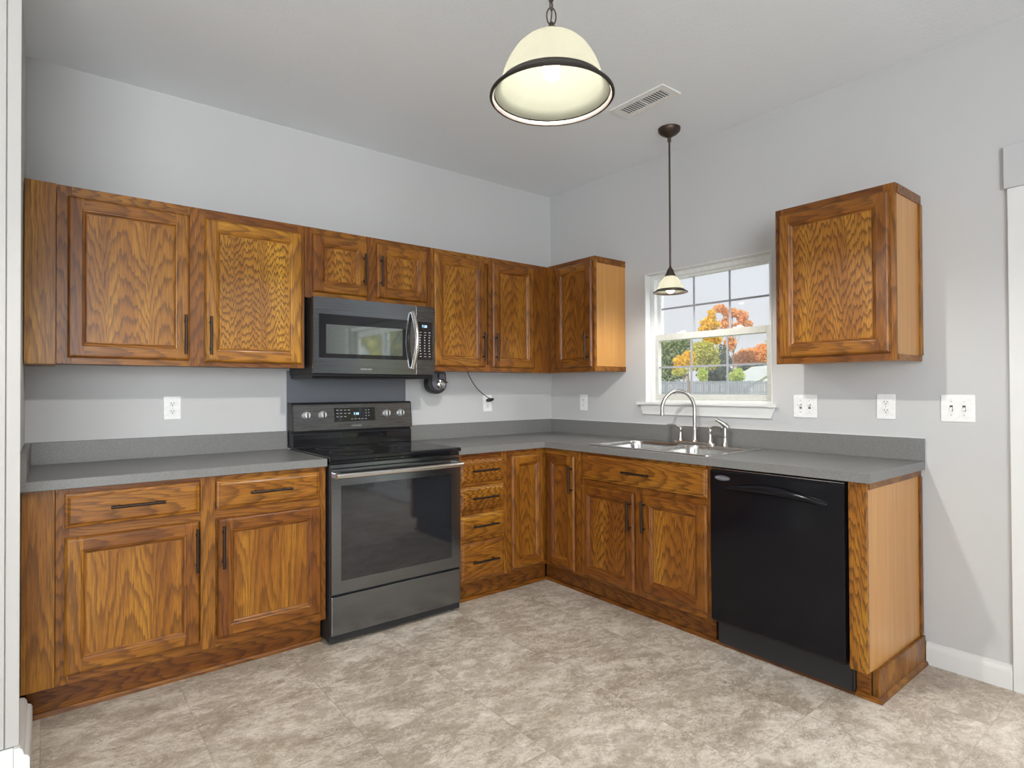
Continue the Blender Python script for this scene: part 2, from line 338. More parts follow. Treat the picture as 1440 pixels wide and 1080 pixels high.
def bx(name, mat, parent, fr, *a, bevel=0, seg=2, **k):
    mb = MB(); box(mb, fr, *a, **k); return mb.build(name, mat, parent, bevel, seg)

def cells(mb, fr, us, vs, keep, w0, w1, wt=(1, .3, 0)):
    """slab made of grid cells, solid between w0 and w1, with holes where keep(i,j) is False"""
    K = [[keep(i, j) for j in range(len(vs)-1)] for i in range(len(us)-1)]
    def kk(i, j): return 0 <= i < len(us)-1 and 0 <= j < len(vs)-1 and K[i][j]
    for i in range(len(us)-1):
        for j in range(len(vs)-1):
            if not K[i][j]: continue
            a, b, c, d = us[i], us[i+1], vs[j], vs[j+1]
            Q = lambda *pts: mb.poly([fr(*p) for p in pts], [tuple(range(len(pts)))], None, wt)
            Q((a, c, w1), (b, c, w1), (b, d, w1), (a, d, w1)); Q((a, d, w0), (b, d, w0), (b, c, w0), (a, c, w0))
            if not kk(i-1, j): Q((a, c, w0), (a, c, w1), (a, d, w1), (a, d, w0))
            if not kk(i+1, j): Q((b, d, w0), (b, d, w1), (b, c, w1), (b, c, w0))
            if not kk(i, j-1): Q((b, c, w0), (b, c, w1), (a, c, w1), (a, c, w0))
            if not kk(i, j+1): Q((a, d, w0), (a, d, w1), (b, d, w1), (b, d, w0))

def basis(d):
    d = Vector(d).normalized(); a = Vector((0, 0, 1)) if abs(d.z) < 0.9 else Vector((1, 0, 0))
    x = a.cross(d).normalized(); return x, d.cross(x)
def tube(mb, pts, r, n=10, caps=True, mi=0, flat=1.0):
    """round tube along world points; r a number or one per point"""
    pts = [Vector(p) for p in pts]; rs = r if isinstance(r, (list, tuple)) else [r]*len(pts)
    V = []; F = []; x = None
    for i, p in enumerate(pts):
        d = (pts[min(i+1, len(pts)-1)]-pts[max(i-1, 0)])
        if x is None: x, y = basis(d)
        else:
            dn = d.normalized(); x = (x-dn*x.dot(dn)).normalized(); y = dn.cross(x)
        for k in range(n):
            a = 2*PI*k/n; V.append(p+x*math.cos(a)*rs[i]+y*math.sin(a)*rs[i]*flat)
    for i in range(len(pts)-1):
        for k in range(n):
            a, b = i*n+k, i*n+(k+1) % n; F.append((a, b, b+n, a+n))
    if caps: F.append(tuple(range(n))[::-1]); F.append(tuple((len(pts)-1)*n+k for k in range(n)))
    mb.poly(V, F, mi=mi, smooth=True)
def lathe(mb, prof, c, axis=(0, 0, 1), n=32, mi=0, closed=False, sx=1, sy=1):
    """prof: list of (radius, distance along axis) from point c"""
    ax = Vector(axis).normalized(); x, y = basis(ax); c = Vector(c); V = []; F = []
    for r, h in prof:
        for k in range(n):
            a = 2*PI*k/n; V.append(c+ax*h+x*math.cos(a)*r*sx+y*math.sin(a)*r*sy)
    m = len(prof)
    for i in range(m-1 if not closed else m):
        j = (i+1) % m
        for k in range(n):
            k2 = (k+1) % n; F.append((i*n+k, i*n+k2, j*n+k2, j*n+k))
    if not closed:
        if prof[0][0] > 1e-5: F.append(tuple(range(n))[::-1])
        if prof[-1][0] > 1e-5: F.append(tuple((m-1)*n+k for k in range(n)))
    mb.poly(V, F, mi=mi, smooth=True)
def prism(mb, fr, outline, w0, w1, axis='w', g='v', wt=None, mi=0):
    """outline: points of two coordinates; axis names the extrusion axis"""
    def P(a, b, c):
        return {'w': (a, b, c), 'u': (c, b, a), 'v': (a, c, b)}[axis]     # 'u': outline in (w,v); 'v': outline in (u,w)
    n = len(outline); p = [P(a, b, w0) for a, b in outline]+[P(a, b, w1) for a, b in outline]
    F = [tuple(range(n))[::-1], tuple(range(n, 2*n))]+[(i, (i+1) % n, n+(i+1) % n, n+i) for i in range(n)]
    mb.poly([fr(*q) for q in p], F, grain(p, g), wt or wtone(), mi)

def rrect(u0, u1, v0, v1, r, n=5):
    P = []
    for cx, cy, a0 in ((u1-r, v0+r, -PI/2), (u1-r, v1-r, 0), (u0+r, v1-r, PI/2), (u0+r, v0+r, PI)):
        for k in range(n+1): a = a0+PI/2*k/n; P.append((cx+r*math.cos(a), cy+r*math.sin(a)))
    return P

def relief(mb, fr, u0, u1, v0, v1, w, prof, kind, wts=None, fig=0.3, tone=1.0):
    """door or drawer front: a height field of mitred steps. prof: (inset, height) pairs from the outer edge inwards.
    kind 'door': stiles vertical, rails horizontal, panel vertical; 'drawer': all grain horizontal"""
    ins = [p[0] for p in prof]; hs = [p[1] for p in prof]
    U = [u0+i for i in ins]+[u1-i for i in ins[::-1]]; V = [v0+i for i in ins]+[v1-i for i in ins[::-1]]
    n = len(ins); H = hs+hs[::-1]
    hh = lambda i, j: w+hs[min(i if i < n else 2*n-1-i, j if j < n else 2*n-1-j)]
    st = 0.056
    tn = lambda: RND.uniform(0.70, 0.92)*tone
    wt = {k: (tn(), 0.12, RND.uniform(0, 20)) for k in ('l', 'r', 'b', 't')}; wt['p'] = (RND.uniform(.95, 1.05)*tone, fig, RND.uniform(0, 20))
    cu, cv = (u0+u1)/2, (v0+v1)/2
    if kind == 'drawer': wt = {k: (tone, fig, wt['p'][2]) for k in wt}
    for i in range(2*n-1):
        for j in range(2*n-1):
            a, b, c, d = U[i], U[i+1], V[j], V[j+1]
            mu, mv = (a+b)/2, (c+d)/2; iu = min(mu-u0, u1-mu); iv = min(mv-v0, v1-mv)
            if kind == 'door':
                k = ('l' if mu < cu else 'r') if iu < st else (('b' if mv < cv else 't') if iv < st else 'p')
                # inner moulding belongs to whichever board it edges
                if k == 'p' and min(iu, iv) < prof[-1][0]: k = ('l' if mu < cu else 'r') if iu < iv else ('b' if mv < cv else 't')
            else: k = 'p'
            horiz = kind == 'drawer' or k in ('b', 't')
            pts = [(a, c, hh(i, j)), (b, c, hh(i+1, j)), (b, d, hh(i+1, j+1)), (a, d, hh(i, j+1))]
            base = {'l': u0+.02, 'r': u1-.02, 'p': cu, 'b': v0+.02, 't': v1-.02}[k]
            if kind == 'drawer': base = cv
            gc = [((p[1]-base) if horiz else (p[0]-base), 0.0, p[0] if horiz else p[1]) for p in pts]
            W3 = [fr(*p) for p in pts]
            ic, jc = (i < n-1 or i > n-1), (j < n-1 or j > n-1)
            if ic and jc and abs((pts[0][2]+pts[2][2])-(pts[1][2]+pts[3][2])) > 1e-6:
                same = (i < n-1) == (j < n-1)
                tri = [(0, 1, 2), (0, 2, 3)] if same else [(0, 1, 3), (1, 2, 3)]
                mb.poly(W3, tri, gc, wt[k])
            else: mb.poly(W3, [(0, 1, 2, 3)], gc, wt[k])
    # rim and back
    e = hs[0]
    for q in ([(u0, v0), (u1, v0)], [(u1, v0), (u1, v1)], [(u1, v1), (u0, v1)], [(u0, v1), (u0, v0)]):
        (a, c), (b, d) = q; pts = [(a, c, w), (b, d, w), (b, d, w+e), (a, c, w+e)]
        vert = a == b; gc = [((p[2]), 0.0, p[1] if vert else p[0]) for p in pts]
        mb.poly([fr(*p) for p in pts], [(0, 1, 2, 3)], gc, wt['l' if vert else 'b'])
    mb.poly([fr(*p) for p in ((u0, v0, w), (u0, v1, w), (u1, v1, w), (u1, v0, w))], [(0, 1, 2, 3)], None, wt['p'])

DOORP = [(0, .010), (.004, .015), (.009, .0185), (.014, .019), (.050, .019), (.053, .0165), (.058, .0155), (.061, .012), (.066, .0085), (.069, .0085)]
DRAWP = [(0, .009), (.003, .012), (.010, .0135), (.014, .0165), (.019, .019), (.022, .019)]

def tag(o, label=None, cat=None, group=None, kind=None):
    if label: o['label'] = label
    if cat: o['category'] = cat
    if group: o['group'] = group
    if kind: o['kind'] = kind
    return o
def thing(name, loc, label, cat, group=None):
    o = bpy.data.objects.new(name, None); o.empty_display_size = 0.1; COL.objects.link(o); o.location = loc
    return tag(o, label, cat, group)
def struct(o): o['kind'] = 'structure'; return o

def bar_pull(parent, fr, u, v, w, length=0.185, along='v'):
    mb = MB(); h = length/2
    P = (lambda t, d: fr(u, v+t, w+d)) if along == 'v' else (lambda t, d: fr(u+t, v, w+d))
    tube(mb, [P(-h, .030), P(-h*.5, .030), P(h*.5, .030), P(h, .030)], 0.0062, 12)
    for t in (-0.064, 0.064): tube(mb, [P(t, 0), P(t, .030)], 0.0048, 10)
    return mb.build('handle', 'bronze', parent)
def door(parent, fr, u0, u1, v0, v1, w, fig=0.3, tone=1.0, handle=None, label=None, fine=True):
    mb = MB(); relief(mb, fr, u0, u1, v0, v1, w, DOORP, 'door', fig=fig, tone=tone)
    o = mb.build('door', 'oak', parent)
    if label: o['label'] = label
    if handle: bar_pull(o, fr, handle[0], handle[1], w+.019, handle[2] if len(handle) > 2 else .185)
    return o
def drawer(parent, fr, u0, u1, v0, v1, w, handle=True, fig=0.5, tone=1.0, name='drawer', hl=.185, hu=None):
    mb = MB(); relief(mb, fr, u0, u1, v0, v1, w, DRAWP, 'drawer', fig=fig, tone=tone)
    o = mb.build(name, 'oak', parent)
    if handle: bar_pull(o, fr, hu if hu is not None else (u0+u1)/2, (v0+v1)/2+.002, w+.019, hl, 'u')
    return o
def frame(parent, fr, stiles, rails, v0, v1, w):
    """face frame boards: stiles [(u0,u1)], rails [(u0,u1,v0,v1)]"""
    mb = MB()
    for a, b in stiles: box(mb, fr, a, b, v0, v1, w-.019, w, 'v')
    for a, b, c, d in rails: box(mb, fr, a, b, c, d, w-.019, w-.0003, 'u')
    return mb.build('face_frame', 'oak', parent, 0.0008, 1)

# ------------------------------------------------------------------ the room
H = 2.767; ZW0 = 1.155; ZW1 = 2.010; UW0, UW1 = 0.932, 1.803; UP0, UP1, ZP = 2.90, 4.75, 2.065
XL, YB = -7.5, -6.6
mb = MB(); box(mb, FI, XL, 0.0, YB, 0.0, -0.06, 0.0); struct(mb.build('floor', 'floor'))
mb = MB(); box(mb, FI, XL-.1, 0.16, YB-.1, 0.16, H, H+.10); struct(mb.build('ceiling', 'ceil'))
mb = MB(); box(mb, FB, XL-.1, 0.0, 0, H, -0.14, 0.0); struct(mb.build('wall_back', 'wall'))
mb = MB(); us = [-.14, UW0, UW1, UP0, UP1, -YB+.1]; vs = [-0.06, 0.0, ZW0, ZP if ZP < ZW1 else ZW1, ZP, H]
vs = sorted(set([-0.06, 0.0, ZW0, ZW1, ZP, H]))
cells(mb, FR, us, vs, lambda i, j: not (i == 1 and ZW0-1e-6 <= vs[j] < ZW1-1e-6) and not (i == 3 and 0-1e-6 <= vs[j] < ZP-1e-6), -0.14, 0.0)
struct(mb.build('wall_right', 'wall'))
mb = MB(); box(mb, FI, -3.32, -3.20, -0.975, 0, 0, H); struct(mb.build('wall_left', 'wall'))
mb = MB(); box(mb, FI, XL-.1, XL, YB, 0.0, 0, H); struct(mb.build('wall_far_left', 'rear'))
mb = MB(); box(mb, FI, XL-.1, 0.0, YB-.1, YB, 0, H); struct(mb.build('wall_rear', 'rear'))
# casing on the end of the short left wall: two boards with a groove between them
mb = MB(); box(mb, FI, -3.2205, -3.187, -0.990, -0.955, 0.125, H); box(mb, FI, -3.2235, -3.2205, -0.983, -0.955, 0.125, H); box(mb, FI, -3.34, -3.2235, -0.990, -0.955, 0.125, H)
struct(mb.build('trim_1', 'casing', None, 0.002, 2))
BBP = [(0, 0), (.014, 0), (.014, .072), (.0125, .082), (.009, .090), (.0075, .101), (0, .103)]
mb = MB(); prism(mb, FR, BBP, 2.512, 2.815, 'u'); struct(mb.build('baseboard_right', 'trim', None, .001))
mb = MB()
LBP = [(0, 0), (.040, 0), (.040, .082), (.036, .092), (.026, .097), (.023, .112), (.016, .122), (0, .124)]
prism(mb, lambda u, v, w: (-3.20+w, -u, v), LBP, 0.615, 1.004, 'u')
prism(mb, lambda u, v, w: (u, -0.990-w, v), [(0, 0), (.014, 0), (.014, .105), (.011, .117), (.006, .122), (0, .124)], -3.34, -3.2005, 'u')
struct(mb.build('baseboard_left', 'trim', None, .001))
# patio door casing and header board on the right wall
mb = MB(); box(mb, FR, 2.817, 2.905, 0, 2.068, 0, .016); box(mb, FR, 4.745, 4.83, 0, 2.068, 0, .016); struct(mb.build('trim_2', 'trim', None, .0015, 2))
mb = MB(); box(mb, FR, 2.806, 4.85, 2.069, 2.246, 0, .020); struct(mb.build('trim_3', 'header', None, .0015, 2))
# sliding patio door
pd = MB()
for a, b, c, d in ((UP0, UP0+.05, 0, ZP), (UP1-.05, UP1, 0, ZP), (UP0+.05, UP1-.05, ZP-.05, ZP), (UP0+.05, UP1-.05, 0, .04)): box(pd, FR, a, b, c, d, -.12, -.01)
pdo = struct(pd.build('door_1', 'vinyl', None, .002))
for nm, a, b, w in (('panel_frame', UP0+.05, 3.87, -.05), ('panel_frame', 3.80, UP1-.05, -.09)):
    p = MB()
    for q in ((a, a+.07, .04, ZP-.05), (b-.07, b, .04, ZP-.05), (a+.07, b-.07, .04, .13), (a+.07, b-.07, ZP-.13, ZP-.05)): box(p, FR, *q, w-.015, w+.015)
    f = p.build(nm, 'vinyl', pdo, .002)
    g = MB(); box(g, FR, a+.07, b-.07, .13, ZP-.13, w-.003, w+.003); g.build('glass_pane', 'glass', f)

# kitchen window
win = MB()
box(win, FR, UW0, UW0+.006, ZW0, ZW1, -.135, .002); box(win, FR, UW1-.006, UW1, ZW0, ZW1, -.135, .002)
box(win, FR, UW0+.006, UW1-.006, ZW1-.006, ZW1, -.135, .002); box(win, FR, UW0+.006, UW1-.006, ZW0, ZW0+.004, -.135, 0)
wino = struct(win.build('window_1', 'trim', None, .001))
mb = MB(); a, b = UW0+.006, UW1-.006
for q in ((a, a+.030, ZW0+.004, ZW1-.006), (b-.030, b, ZW0+.004, ZW1-.006), (a+.03, b-.03, ZW1-.032, ZW1-.006), (a+.03, b-.03, ZW0+.004, ZW0+.020)): box(mb, FR, *q, -.125, -.055)
mb.build('outer_frame', 'vinyl', wino, .0015)
a, b = UW0+.036, UW1-.036
def sash(name, z0, z1, w, top, bot, rail_mat):
    m = MB()
    for q in ((a, a+.026, z0, z1), (b-.026, b, z0, z1), (a+.026, b-.026, z1-top, z1), (a+.026, b-.026, z0, z0+bot)): box(m, FR, *q, w-.014, w+.014)
    s = m.build(name, rail_mat, wino, .002, 2)
    g = MB(); box(g, FR, a+.026, b-.026, z0+bot, z1-top, w-.002, w+.002); g.build('glass_pane', 'glass', s)
    g = MB(); gw = (b-a-.052)/3
    for k in (1, 2): box(g, FR, a+.026+gw*k-.006, a+.026+gw*k+.006, z0+bot, z1-top, w+.003, w+.008)
    zm = (z0+bot+z1-top)/2
    box(g, FR, a+.026, b-.026, zm-.006, zm+.006, w+.0035, w+.0075); g.build('grille', 'muntin', s)
    return s
sash('upper_sash', 1.565, ZW1-.030, -.105, .018, .030, 'vinyl')
ls = sash('lower_sash', ZW0+.022, 1.605, -.072, .040, .034, 'tan')
for u in (1.17, 1.56):
    m = MB(); box(m, FR, u-.03, u+.03, 1.605, 1.613, -.083, -.062); box(m, FR, u-.008, u+.022, 1.613, 1.621, -.078, -.068); m.build('sash_lock', 'white', ls, .002)
m = MB(); prism(m, FR, [(-.055, 1.143), (.030, 1.143), (.034, 1.147), (.034, 1.157), (.030, 1.161), (-.055, 1.161)], UW0+.007, UW1-.007, 'u')
box(m, FR, .880, UW0+.007, 1.143, 1.161, 0.0005, .034); box(m, FR, UW1-.007, 1.838, 1.143, 1.161, 0.0005, .034)
m.build('window_stool', 'trim', wino)
m = MB(); P0 = [(.898, 1.143), (.918, 1.080), (1.800, 1.080), (1.822, 1.143)]
prism(m, FR, P0[::-1][::-1], 0.0005, .016, 'w'); m.build('window_apron', 'trim', wino, .002)

# ------------------------------------------------------------------ wall cabinets
WD = .305
def wall_cabinet(fr, label, u0, u1, z0, z1, filler=None, group='golden oak wall cabinets', side_l=False, side_r=False, d=WD):
    t = thing('wall_cabinet', fr((u0+u1)/2, z0, 0), label, 'cabinet', group)
    m = MB(); box(m, fr, u0, u1, z0+.006, z1-.002, 0.001, d-.019, 'v', (0.9, .1, 3)); m.build('cabinet_box', 'veneer' if (side_l or side_r) else 'oak', t)
    return t
DT = 2.092
# left double cabinet
u0, u1 = -3.092, -2.050
t = wall_cabinet(FB, 'long oak wall cabinet with two wide doors at far left of back wall', u0, u1, 1.365, 2.125)
m = MB(); box(m, FB, -3.197, u0-.001, 1.362, 2.127, .001, WD+.002, 'v', (1.22, .0, 4)); m.build('filler_panel', 'oak', t, .0015)
frame(t, FB, [(u0, u0+.05), (-2.600, -2.522), (u1-.035, u1)], [(u0+.05, -2.6, 2.075, 2.125), (-2.522, u1-.035, 2.075, 2.125), (u0+.05, -2.6, 1.365, 1.40), (-2.522, u1-.035, 1.365, 1.40)], 1.365, 2.125, WD)
door(t, FB, -3.055, -2.594, 1.392, 2.082, WD, .30, 1.10, (-2.615, 1.511))
door(t, FB, -2.530, -2.066, 1.388, 2.079, WD, .95, 1.42, (-2.508, 1.512), label='door with strongly zigzag figured panel')
# cabinet over the microwave
u0, u1 = -2.048, -1.272
t = wall_cabinet(FB, 'short oak wall cabinet with two small doors directly above the microwave', u0, u1, 1.745, 2.125)
frame(t, FB, [(u0, u0+.045), (-1.700, -1.632), (u1-.04, u1)], [(u0+.045, -1.7, 2.08, 2.125), (-1.632, u1-.04, 2.08, 2.125), (u0+.045, -1.7, 1.745, 1.785), (-1.632, u1-.04, 1.745, 1.785)], 1.745, 2.125, WD)
door(t, FB, -2.008, -1.695, 1.778, 2.092, WD, .75, 1.02, (-1.722, 1.927, .175))
door(t, FB, -1.638, -1.306, 1.779, 2.094, WD, .65, 1.0, (-1.617, 1.929, .175))
# right double cabinet
u0, u1 = -1.270, -.305
t = wall_cabinet(FB, 'oak wall cabinet with two tall narrow doors between microwave and room corner', u0, u1, 1.365, 2.125)
frame(t, FB, [(u0, u0+.035), (-.835, -.805), (-.460, u1)], [(u0+.035, -.835, 2.08, 2.125), (-.805, -.46, 2.08, 2.125), (u0+.035, -.835, 1.365, 1.41), (-.805, -.46, 1.365, 1.41)], 1.365, 2.125, WD)
door(t, FB, -1.257, -.872, 1.396, 2.093, WD, .5, 1.02, (-.894, 1.527))
door(t, FB, -.810, -.447, 1.396, 2.092, WD, .35, .98, (-.789, 1.527))
# corner cabinet on the right wall
u0, u1 = 0.002, .763
t = wall_cabinet(FR, 'single door oak wall cabinet in the room corner left of the window', u0, u1, 1.365, 2.128, side_r=True)
frame(t, FR, [(.306, .415), (u1-.045, u1)], [(.415, u1-.045, 2.08, 2.128), (.415, u1-.045, 1.365, 1.41)], 1.365, 2.128, WD)
door(t, FR, .395, .744, 1.395, 2.096, WD, .35, .80, (.717, 1.527))
for a_, b_ in ((2.085, 2.127), (1.366, 1.400)):
    m = MB(); box(m, FR, u1, u1+.004, a_, b_, .002, WD-.02, 'u'); m.build('side_rail', 'oak', t, .0008)
# lone cabinet right of the window
u0, u1 = 1.984, 2.504
t = wall_cabinet(FR, 'single door oak wall cabinet hanging alone right of the window', u0, u1, 1.365, 2.122, side_r=True)
frame(t, FR, [(u0, u0+.04), (u1-.045, u1)], [(u0+.04, u1-.045, 2.075, 2.122), (u0+.04, u1-.045, 1.365, 1.41)], 1.365, 2.122, WD)
door(t, FR, 2.006, 2.484, 1.398, 2.090, WD, .62, 1.08)
for a_, b_ in ((2.080, 2.121), (1.366, 1.392)):
    m = MB(); box(m, FR, u1, u1+.004, a_, b_, .002, WD-.02, 'u'); m.build('side_rail', 'oak', t, .0008)
m = MB(); box(m, FR, u1, u1+.009, 1.393, 2.079, .002, .030, 'v'); m.build('scribe_strip', 'oak', t, .0008)

# ------------------------------------------------------------------ base cabinets
BW = .610; BT = .8755; BZ = .128; TK = .540
def skirt(t, fr, u0, u1, tone=.78):
    m = MB(); box(m, fr, u0, u1, .004, BZ-.002, TK-.018, TK, 'u', (tone, .35, 5.3)); 
    o = m.build('skirting_board', 'oak', t, .001)
    m = MB(); prism(m, fr, [(TK+.0005, .001), (TK+.014, .001), (TK+.013, .010), (TK+.008, .018), (TK+.0005, .020)], u0, u1, 'u', 'u', (tone*.95, .1, 2)); m.build('shoe_moulding', 'oak', t)
def bbox(t, fr, u0, u1, mat='oak'):
    m = MB(); box(m, fr, u0, u1, BZ, BT-.002, .022, BW-.0195, 'v', (.9, .1, 2)); box(m, fr, u0+.002, u1-.002, .002, BZ, .022, TK-.019, 'v', (.9, .1, 2)); return m.build('cabinet_box', mat, t)
# left base cabinet
u0, u1 = -3.095, -2.052
t = thing('base_cabinet', FB((u0+u1)/2, 0, 0), 'oak base cabinet with two drawers over two wide doors left of the oven', 'cabinet', 'golden oak base cabinets')
bbox(t, FB, u0, u1)
m = MB(); box(m, FB, -3.195, u0-.0015, BZ, BT, .022, BW+.002, 'v', (1.15, .0, 6)); m.build('filler_panel', 'oak', t, .0015)
frame(t, FB, [(u0, u0+.04), (-2.602, -2.543), (u1-.03, u1)], [(a, b, c, d) for a, b in ((u0+.04, -2.602), (-2.543, u1-.03)) for c, d in ((.845, BT), (.683, .730), (BZ, .175))], BZ, BT, BW)
drawer(t, FB, -3.068, -2.606, .724, .856, BW, fig=.25, hu=-2.831)
drawer(t, FB, -2.541, -2.084, .726, .854, BW, fig=.2, hu=-2.316, tone=.97)
door(t, FB, -3.068, -2.607, .163, .687, BW, .10, 1.05, (-2.620, .569))
door(t, FB, -2.535, -2.078, .165, .686, BW, .0, .96, (-2.517, .566))
skirt(t, FB, -3.182, -2.052, .72)
# drawer base
u0, u1 = -1.284, -.925
t = thing('base_cabinet', FB((u0+u1)/2, 0, 0), 'narrow oak base cabinet with a stack of four drawers right of the oven', 'cabinet', 'golden oak base cabinets')
bbox(t, FB, u0, u1)
frame(t, FB, [(u0, u0+.03), (u1-.04, u1)], [(u0+.03, u1-.04, c, d) for c, d in ((.83, BT), (.68, .72), (.52, .56), (.36, .40), (BZ, .15))], BZ, BT, BW)
for v0, v1, fg, tn in ((.708, .841, .9, 1.0), (.549, .683, 1.0, 1.02), (.387, .520, .25, 1.05), (.136, .359, .3, .95)):
    drawer(t, FB, -1.271, -.955, v0, v1, BW, fig=fg, tone=tn, hu=-1.112)
skirt(t, FB, u0, u1, .74)
# corner base with folding door pair
t = thing('corner_base_cabinet', (-.45, -.45, 0), 'oak corner base cabinet with two narrow doors meeting at the inner corner', 'cabinet', 'golden oak base cabinets')
m = MB()
cells(m, FI, [-.923, -BW+.0195, -.022], [-.928, -BW+.0195, -.022], lambda i, j: not (i == 0 and j == 0), BZ, BT-.002); 
m.build('cabinet_box', 'oak', t)
m = MB(); box(m, FB, -.923, -.880, BZ, BT, BW-.019, BW, 'v'); box(m, FB, -.880, -BW, .835, BT, BW-.019, BW-.0003, 'u'); box(m, FB, -.880, -BW, BZ, .15, BW-.019, BW-.0003, 'u')
box(m, FR, .885, .928, BZ, BT, BW-.019, BW, 'v'); box(m, FR, BW, .885, .835, BT, BW-.019, BW-.0003, 'u'); box(m, FR, BW, .885, BZ, .15, BW-.019, BW-.0003, 'u')
m.build('face_frame', 'oak', t, .0008)
door(t, FB, -.895, -.634, .143, .840, BW, .35, .92)
door(t, FR, .634, .884, .143, .838, BW, .25, .80, (.874, .700, .17))
skirt(t, FB, -.923, -TK-.0145, .70)
skirt(t, FR, TK, .928, .55)
# sink base
u0, u1 = .930, 1.812
t = thing('base_cabinet', FR((u0+u1)/2, 0, 0), 'oak base cabinet under the sink with one wide false drawer over two doors', 'cabinet', 'golden oak base cabinets')
m = MB(); box(m, FR, u0, u1, BZ, .68, .022, BW-.0195, 'v', (.9, .1, 2)); box(m, FR, u0, u1, .002, BZ, .022, TK-.019, 'v', (.9, .1, 2)); box(m, FR, u0, u0+.018, .68, BT-.002, .022, BW-.0195); box(m, FR, u1-.018, u1, .68, BT-.002, .022, BW-.0195); m.build('cabinet_box', 'oak', t)
frame(t, FR, [(u0, u0+.035), (1.345, 1.405), (u1-.028, u1)], [(u0+.035, 1.345, .852, BT), (1.405, u1-.028, .852, BT), (u0+.035, 1.345, .672, .72), (1.405, u1-.028, .672, .72), (u0+.035, 1.345, BZ, .16), (1.405, u1-.028, BZ, .16)], BZ, BT, BW)
drawer(t, FR, .948, 1.797, .716, .858, BW, fig=.22, tone=.80, name='false_drawer_front', hu=1.378)
door(t, FR, .945, 1.343, .143, .680, BW, .55, .78, (1.326, .556, .165))
door(t, FR, 1.404, 1.793, .160, .680, BW, .30, .95, (1.423, .566, .17))
skirt(t, FR, u0, 1.790, .55)
# end panel beside the dishwasher
t = thing('cabinet_end_panel', FR(2.46, 0, .3), 'oak end panel with pale veneered side closing the counter run right of dishwasher', 'cabinet panel')
m = MB(); prism(m, FR, [(.022, .002), (TK-.02, .002), (TK-.02, BZ), (BW-.0195, BZ), (BW-.0195, BT), (.022, BT)], 2.478, 2.494, 'u', 'v', (1, .1, 0)); m.build('side_panel', 'veneer', t, .0006)
m = MB(); box(m, FR, 2.428, 2.494, BZ, BT, BW-.019, BW, 'v', (1.0, .55, 2.3)); m.build('front_stile', 'oak', t, .001)
m = MB(); box(m, FR, 2.495, 2.503, .13, BT-.032, .004, .030, 'v'); m.build('scribe_strip', 'oak', t, .001)
m = MB(); prism(m, FR, [(.004, BT-.030), (BW-.02, BT-.030), (BW-.02, BT), (.004, BT)], 2.495, 2.499, 'u', 'u'); m.build('trim_strip', 'oak', t, .001)
m = MB(); box(m, FR, 2.425, 2.4775, .004, BZ, TK-.018, TK, 'u', (.8, .3, 1)); box(m, FR, 2.495, 2.509, .004, .125, .004, TK+.002, 'v', (.95, .2, 3)); m.build('skirting_board', 'oak', t, .0015)
m = MB(); prism(m, FR, [(TK+.0005, .001), (TK+.014, .001), (TK+.012, .012), (TK+.0005, .020)], 2.425, 2.5095, 'u', 'u', (1, .1, 2))
prism(m, FR, [(2.5095, .001), (2.523, .001), (2.521, .012), (2.5095, .020)], .016, TK+.014, 'w') 
m.build('shoe_moulding', 'oak', t)
m = MB(); box(m, FR, 1.792, 2.4235, .001, .016, TK, TK+.012, 'u', (.5, .1, 1)); tag(m.build('shoe_moulding', 'oak', None), 'thin dark oak strip on the floor under the dishwasher', 'moulding')

# ------------------------------------------------------------------ counters
CT0, CT1, CD = .876, .914, .632
t = thing('countertop', (-2.62, -.3, CT0), 'grey laminate countertop on the left base cabinets, left of the oven', 'countertop', None)
m = MB(); box(m, FB, -3.198, -2.050, CT0, CT1, .001, CD); m.build('worktop', 'lam', t, .0015)
m = MB(); box(m, FB, -3.179, -2.050, CT1, 1.016, .001, .020); m.build('backsplash', 'lam', t, .001)
m = MB(); prism(m, FB, [(.001, CT1), (CD-.004, CT1), (CD-.004, .975), (CD-.010, .992), (CD-.030, 1.006), (CD-.045, 1.016), (.001, 1.016)], -3.198, -3.1795, 'u'); m.build('side_splash', 'lam', t, .001)
t = thing('countertop', (-.32, -1.3, CT0), 'L-shaped grey laminate countertop around the corner holding the sink', 'countertop', None)
SU0, SU1, SX0, SX1 = .955, 1.79, .05, .59
m = MB(); us = [-1.287, -CD, -SX1+.012, -SX0-.012, -.001]; vs = [-2.514, -SU1+.012, -SU0-.012, -CD, -.001]
cells(m, FI, us, vs, lambda i, j: (j == 3) or (i >= 1 and not (i == 2 and j == 1)), CT0, CT1); m.build('worktop', 'lam', t, .0012)
m = MB(); box(m, FB, -1.287, -.0205, CT1, 1.016, .001, .020); box(m, FR, .001, 2.514, CT1, 1.016, .001, .020); m.build('backsplash', 'lam', t, .001)
m = MB(); box(m, FR, .004, 2.512, 1.0165, 1.0185, .0005, .006); m.build('caulk_line', 'white', t)
m = MB(); box(m, FB, -2.048, -1.2895, .925, 1.362, .0006, .005); tag(m.build('splash_panel', 'panelg'), 'plain blue-grey panel on the back wall between range and microwave', 'wall panel')

